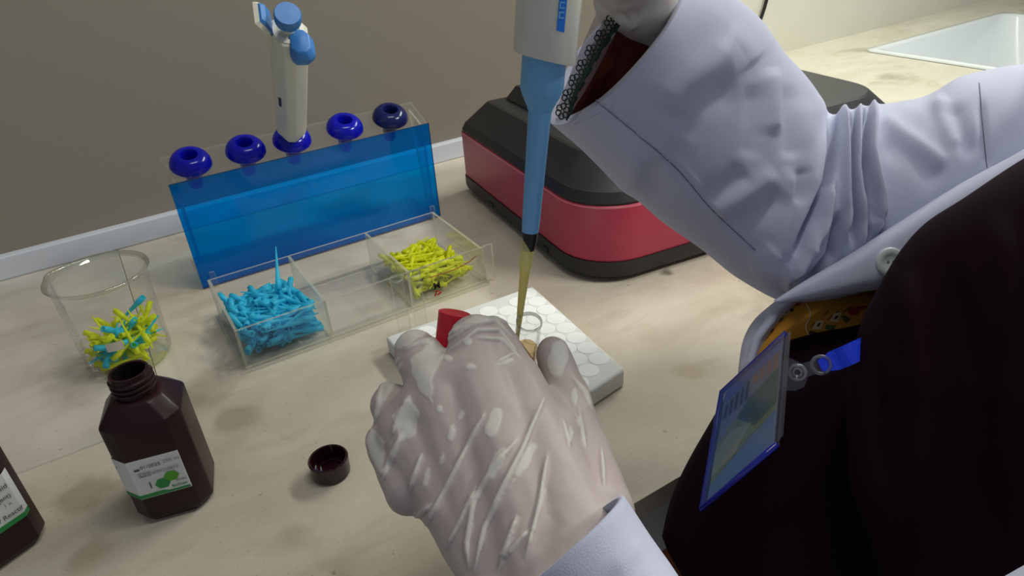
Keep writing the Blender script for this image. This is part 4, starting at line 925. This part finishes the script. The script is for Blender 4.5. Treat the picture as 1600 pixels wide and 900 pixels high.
# ================================================================== NAME BADGE
bc = [P(1230, 521, .400), P(1129, 614, .418), P(1098, 796, .355)]; bc.append(bc[0] + bc[2] - bc[1])
bg = empty('name_badge', bc[1]); tag(bg, 'clear name badge with blue rim hanging from a blue lanyard over maroon dress', 'badge')
nb = (bc[1] - bc[0]).cross(bc[2] - bc[1]).normalized()
if nb.dot(CAM - bc[0]) < 0: nb = -nb
def bpt(u, v_): return (bc[0] * (1 - u) + bc[1] * u) * (1 - v_) + (bc[3] * (1 - u) + bc[2] * u) * v_
def bsheet(name, uv, mat, lift, parent=bg, th=.0003):
    p = [bpt(*q) + nb * lift for q in uv]; n = len(p); v = p + [q - nb * th for q in p]
    return obj(name, v, [tuple(range(n)), tuple(range(2 * n - 1, n - 1, -1))] + [(k, n + k, n + (k + 1) % n, (k + 1) % n) for k in range(n)], mat, parent, world=True)
full = [(0, 0), (1, 0), (1, 1), (0, 1)]
bsheet('sleeve_back', full, M_badgeclear, -.0004); 
cardm = pbr('badge_card', (140, 156, 170), .5, noise_amt=.12, noise_scale=220)
cd_ = bsheet('card', [(.06, .04), (.93, .04), (.93, .97), (.06, .97)], cardm, .0004)
M_bg1 = pbr('badge_green', (140, 166, 104), .5, noise_amt=.3, noise_scale=260); M_bg2 = pbr('badge_dark_green', (60, 110, 90), .5, noise_amt=.3, noise_scale=260); M_bb = pbr('badge_blue', (110, 156, 190), .5, noise_amt=.2, noise_scale=260)
M_bdk = pbr('badge_grey', (76, 82, 92), .5, noise_amt=.2, noise_scale=260); M_bpl = pbr('badge_pale_green', (180, 192, 140), .5, noise_amt=.2, noise_scale=260)
bsheet('card_print', [(.06, .04), (.93, .04), (.93, .16), (.06, .12)], pbr('badge_sky', (110, 130, 200), .5, noise_amt=.15, noise_scale=260), .0006, cd_, .0001)
bsheet('card_print', [(.06, .30), (.45, .34), (.93, .52), (.93, .86), (.40, .72), (.06, .70)], M_bg1, .0006, cd_, .0001)
bsheet('card_print', [(.06, .30), (.50, .34), (.66, .44), (.36, .66), (.06, .62)], M_bg2, .0007, cd_, .0001)
bsheet('card_print', [(.42, .60), (.70, .52), (.93, .58), (.93, .80), (.60, .76)], M_bpl, .0008, cd_, .0001)
bsheet('card_print', [(.06, .68), (.40, .76), (.93, .86), (.93, .97), (.06, .97)], M_bb, .0008, cd_, .0001)
M_bo = pbr('badge_orange', (190, 130, 96), .5); M_bk = pbr('badge_ink', (40, 44, 50), .5)
for i in range(4): bsheet('card_print', [(.10 + .10 * i, .13 + .01 * i), (.155 + .10 * i, .13 + .01 * i), (.155 + .10 * i, .30 - .02 * i), (.10 + .10 * i, .30 - .02 * i)], M_bo, .0009, cd_, .0001)
for i in range(5): bsheet('card_print', [(.52 + .08 * i, .16 + .01 * i), (.56 + .08 * i, .16 + .01 * i), (.56 + .08 * i, .33), (.52 + .08 * i, .33)], M_bk, .0009, cd_, .0001)
bsheet('sleeve_front', full, M_badgeclear, .0022)
v, f = tube_vf([bpt(*q) + nb * .0008 for q in ((0, 0), (.5, 0), (1, 0), (1, .5), (1, 1), (.5, 1), (0, 1))], .0015, 8); obj('sleeve_rim', v, f, M_rim, bg, True, world=True)
bsheet('sleeve_flap', [(-.07, .03), (.0, .02), (.0, .98), (-.07, .97)], M_badgeclear, .0010)
def ring_at(c, n, r0, tube, N_=24):
    u, v_, _ = frame(n); return tube_vf([c + (u * math.cos(2 * math.pi * k / N_) + v_ * math.sin(2 * math.pi * k / N_)) * r0 for k in range(N_ + 1)], tube, 7)
k0, k1, k2 = P(1220, 594, .384), P(1246, 582, .386), P(1284, 570, .388); nv = -(k1 - CAM).normalized(); sdv = (k2 - k0).cross(nv).normalized()
v, f = loft_vf([[p + sdv * w_ + nv * .0006, p - sdv * w_ + nv * .0006, p - sdv * w_ - nv * .0006, p + sdv * w_ - nv * .0006] for p, w_ in ((k0, .006), (k0.lerp(k1, .5), .0085), (k1, .0085), (k1.lerp(k2, .3), .004), (k2, .0036))])
cst = obj('clip_strap', v, f, M_badgeclear, bg, world=True)
v, f = join(ring_at(k1 + nv * .001, nv, .0042, .0009), ring_at(k1 + nv * .001, nv, .0022, .0007)); obj('snap', v, f, thin('snap_plastic', (.8, .8, .82), (190, 190, 200), .35, .08), cst, True, world=True)
v, f = ring_at(P(1283, 570, .387), nv, .0048, .0011); obj('clip_loop', v, f, thin('loop_plastic', (.7, .7, .74), (170, 170, 180), .4, .08), bg, True, world=True)
lp = [P(1281, 572, .387), P(1305, 563, .385), P(1335, 550, .381), P(1390, 520, .390), P(1480, 440, .396), V_((.50, .03, .26)), V_((.535, .045, .30))]
lp = [V_(q) for q in catmull([tuple(q) for q in lp], 26)]
rg = []
for i, p in enumerate(lp):
    t = (lp[min(i + 1, 25)] - lp[max(i - 1, 0)]).normalized(); nv2 = -(p - CAM).normalized(); s_ = t.cross(nv2).normalized(); w_ = .0030 + .0026 * min(1, i / 4)
    rg.append([p + s_ * w_ + nv2 * .0007, p - s_ * w_ + nv2 * .0007, p - s_ * w_ - nv2 * .0007, p + s_ * w_ - nv2 * .0007])
v, f = loft_vf(rg); obj('lanyard', v, f, M_lany, bg, world=True)
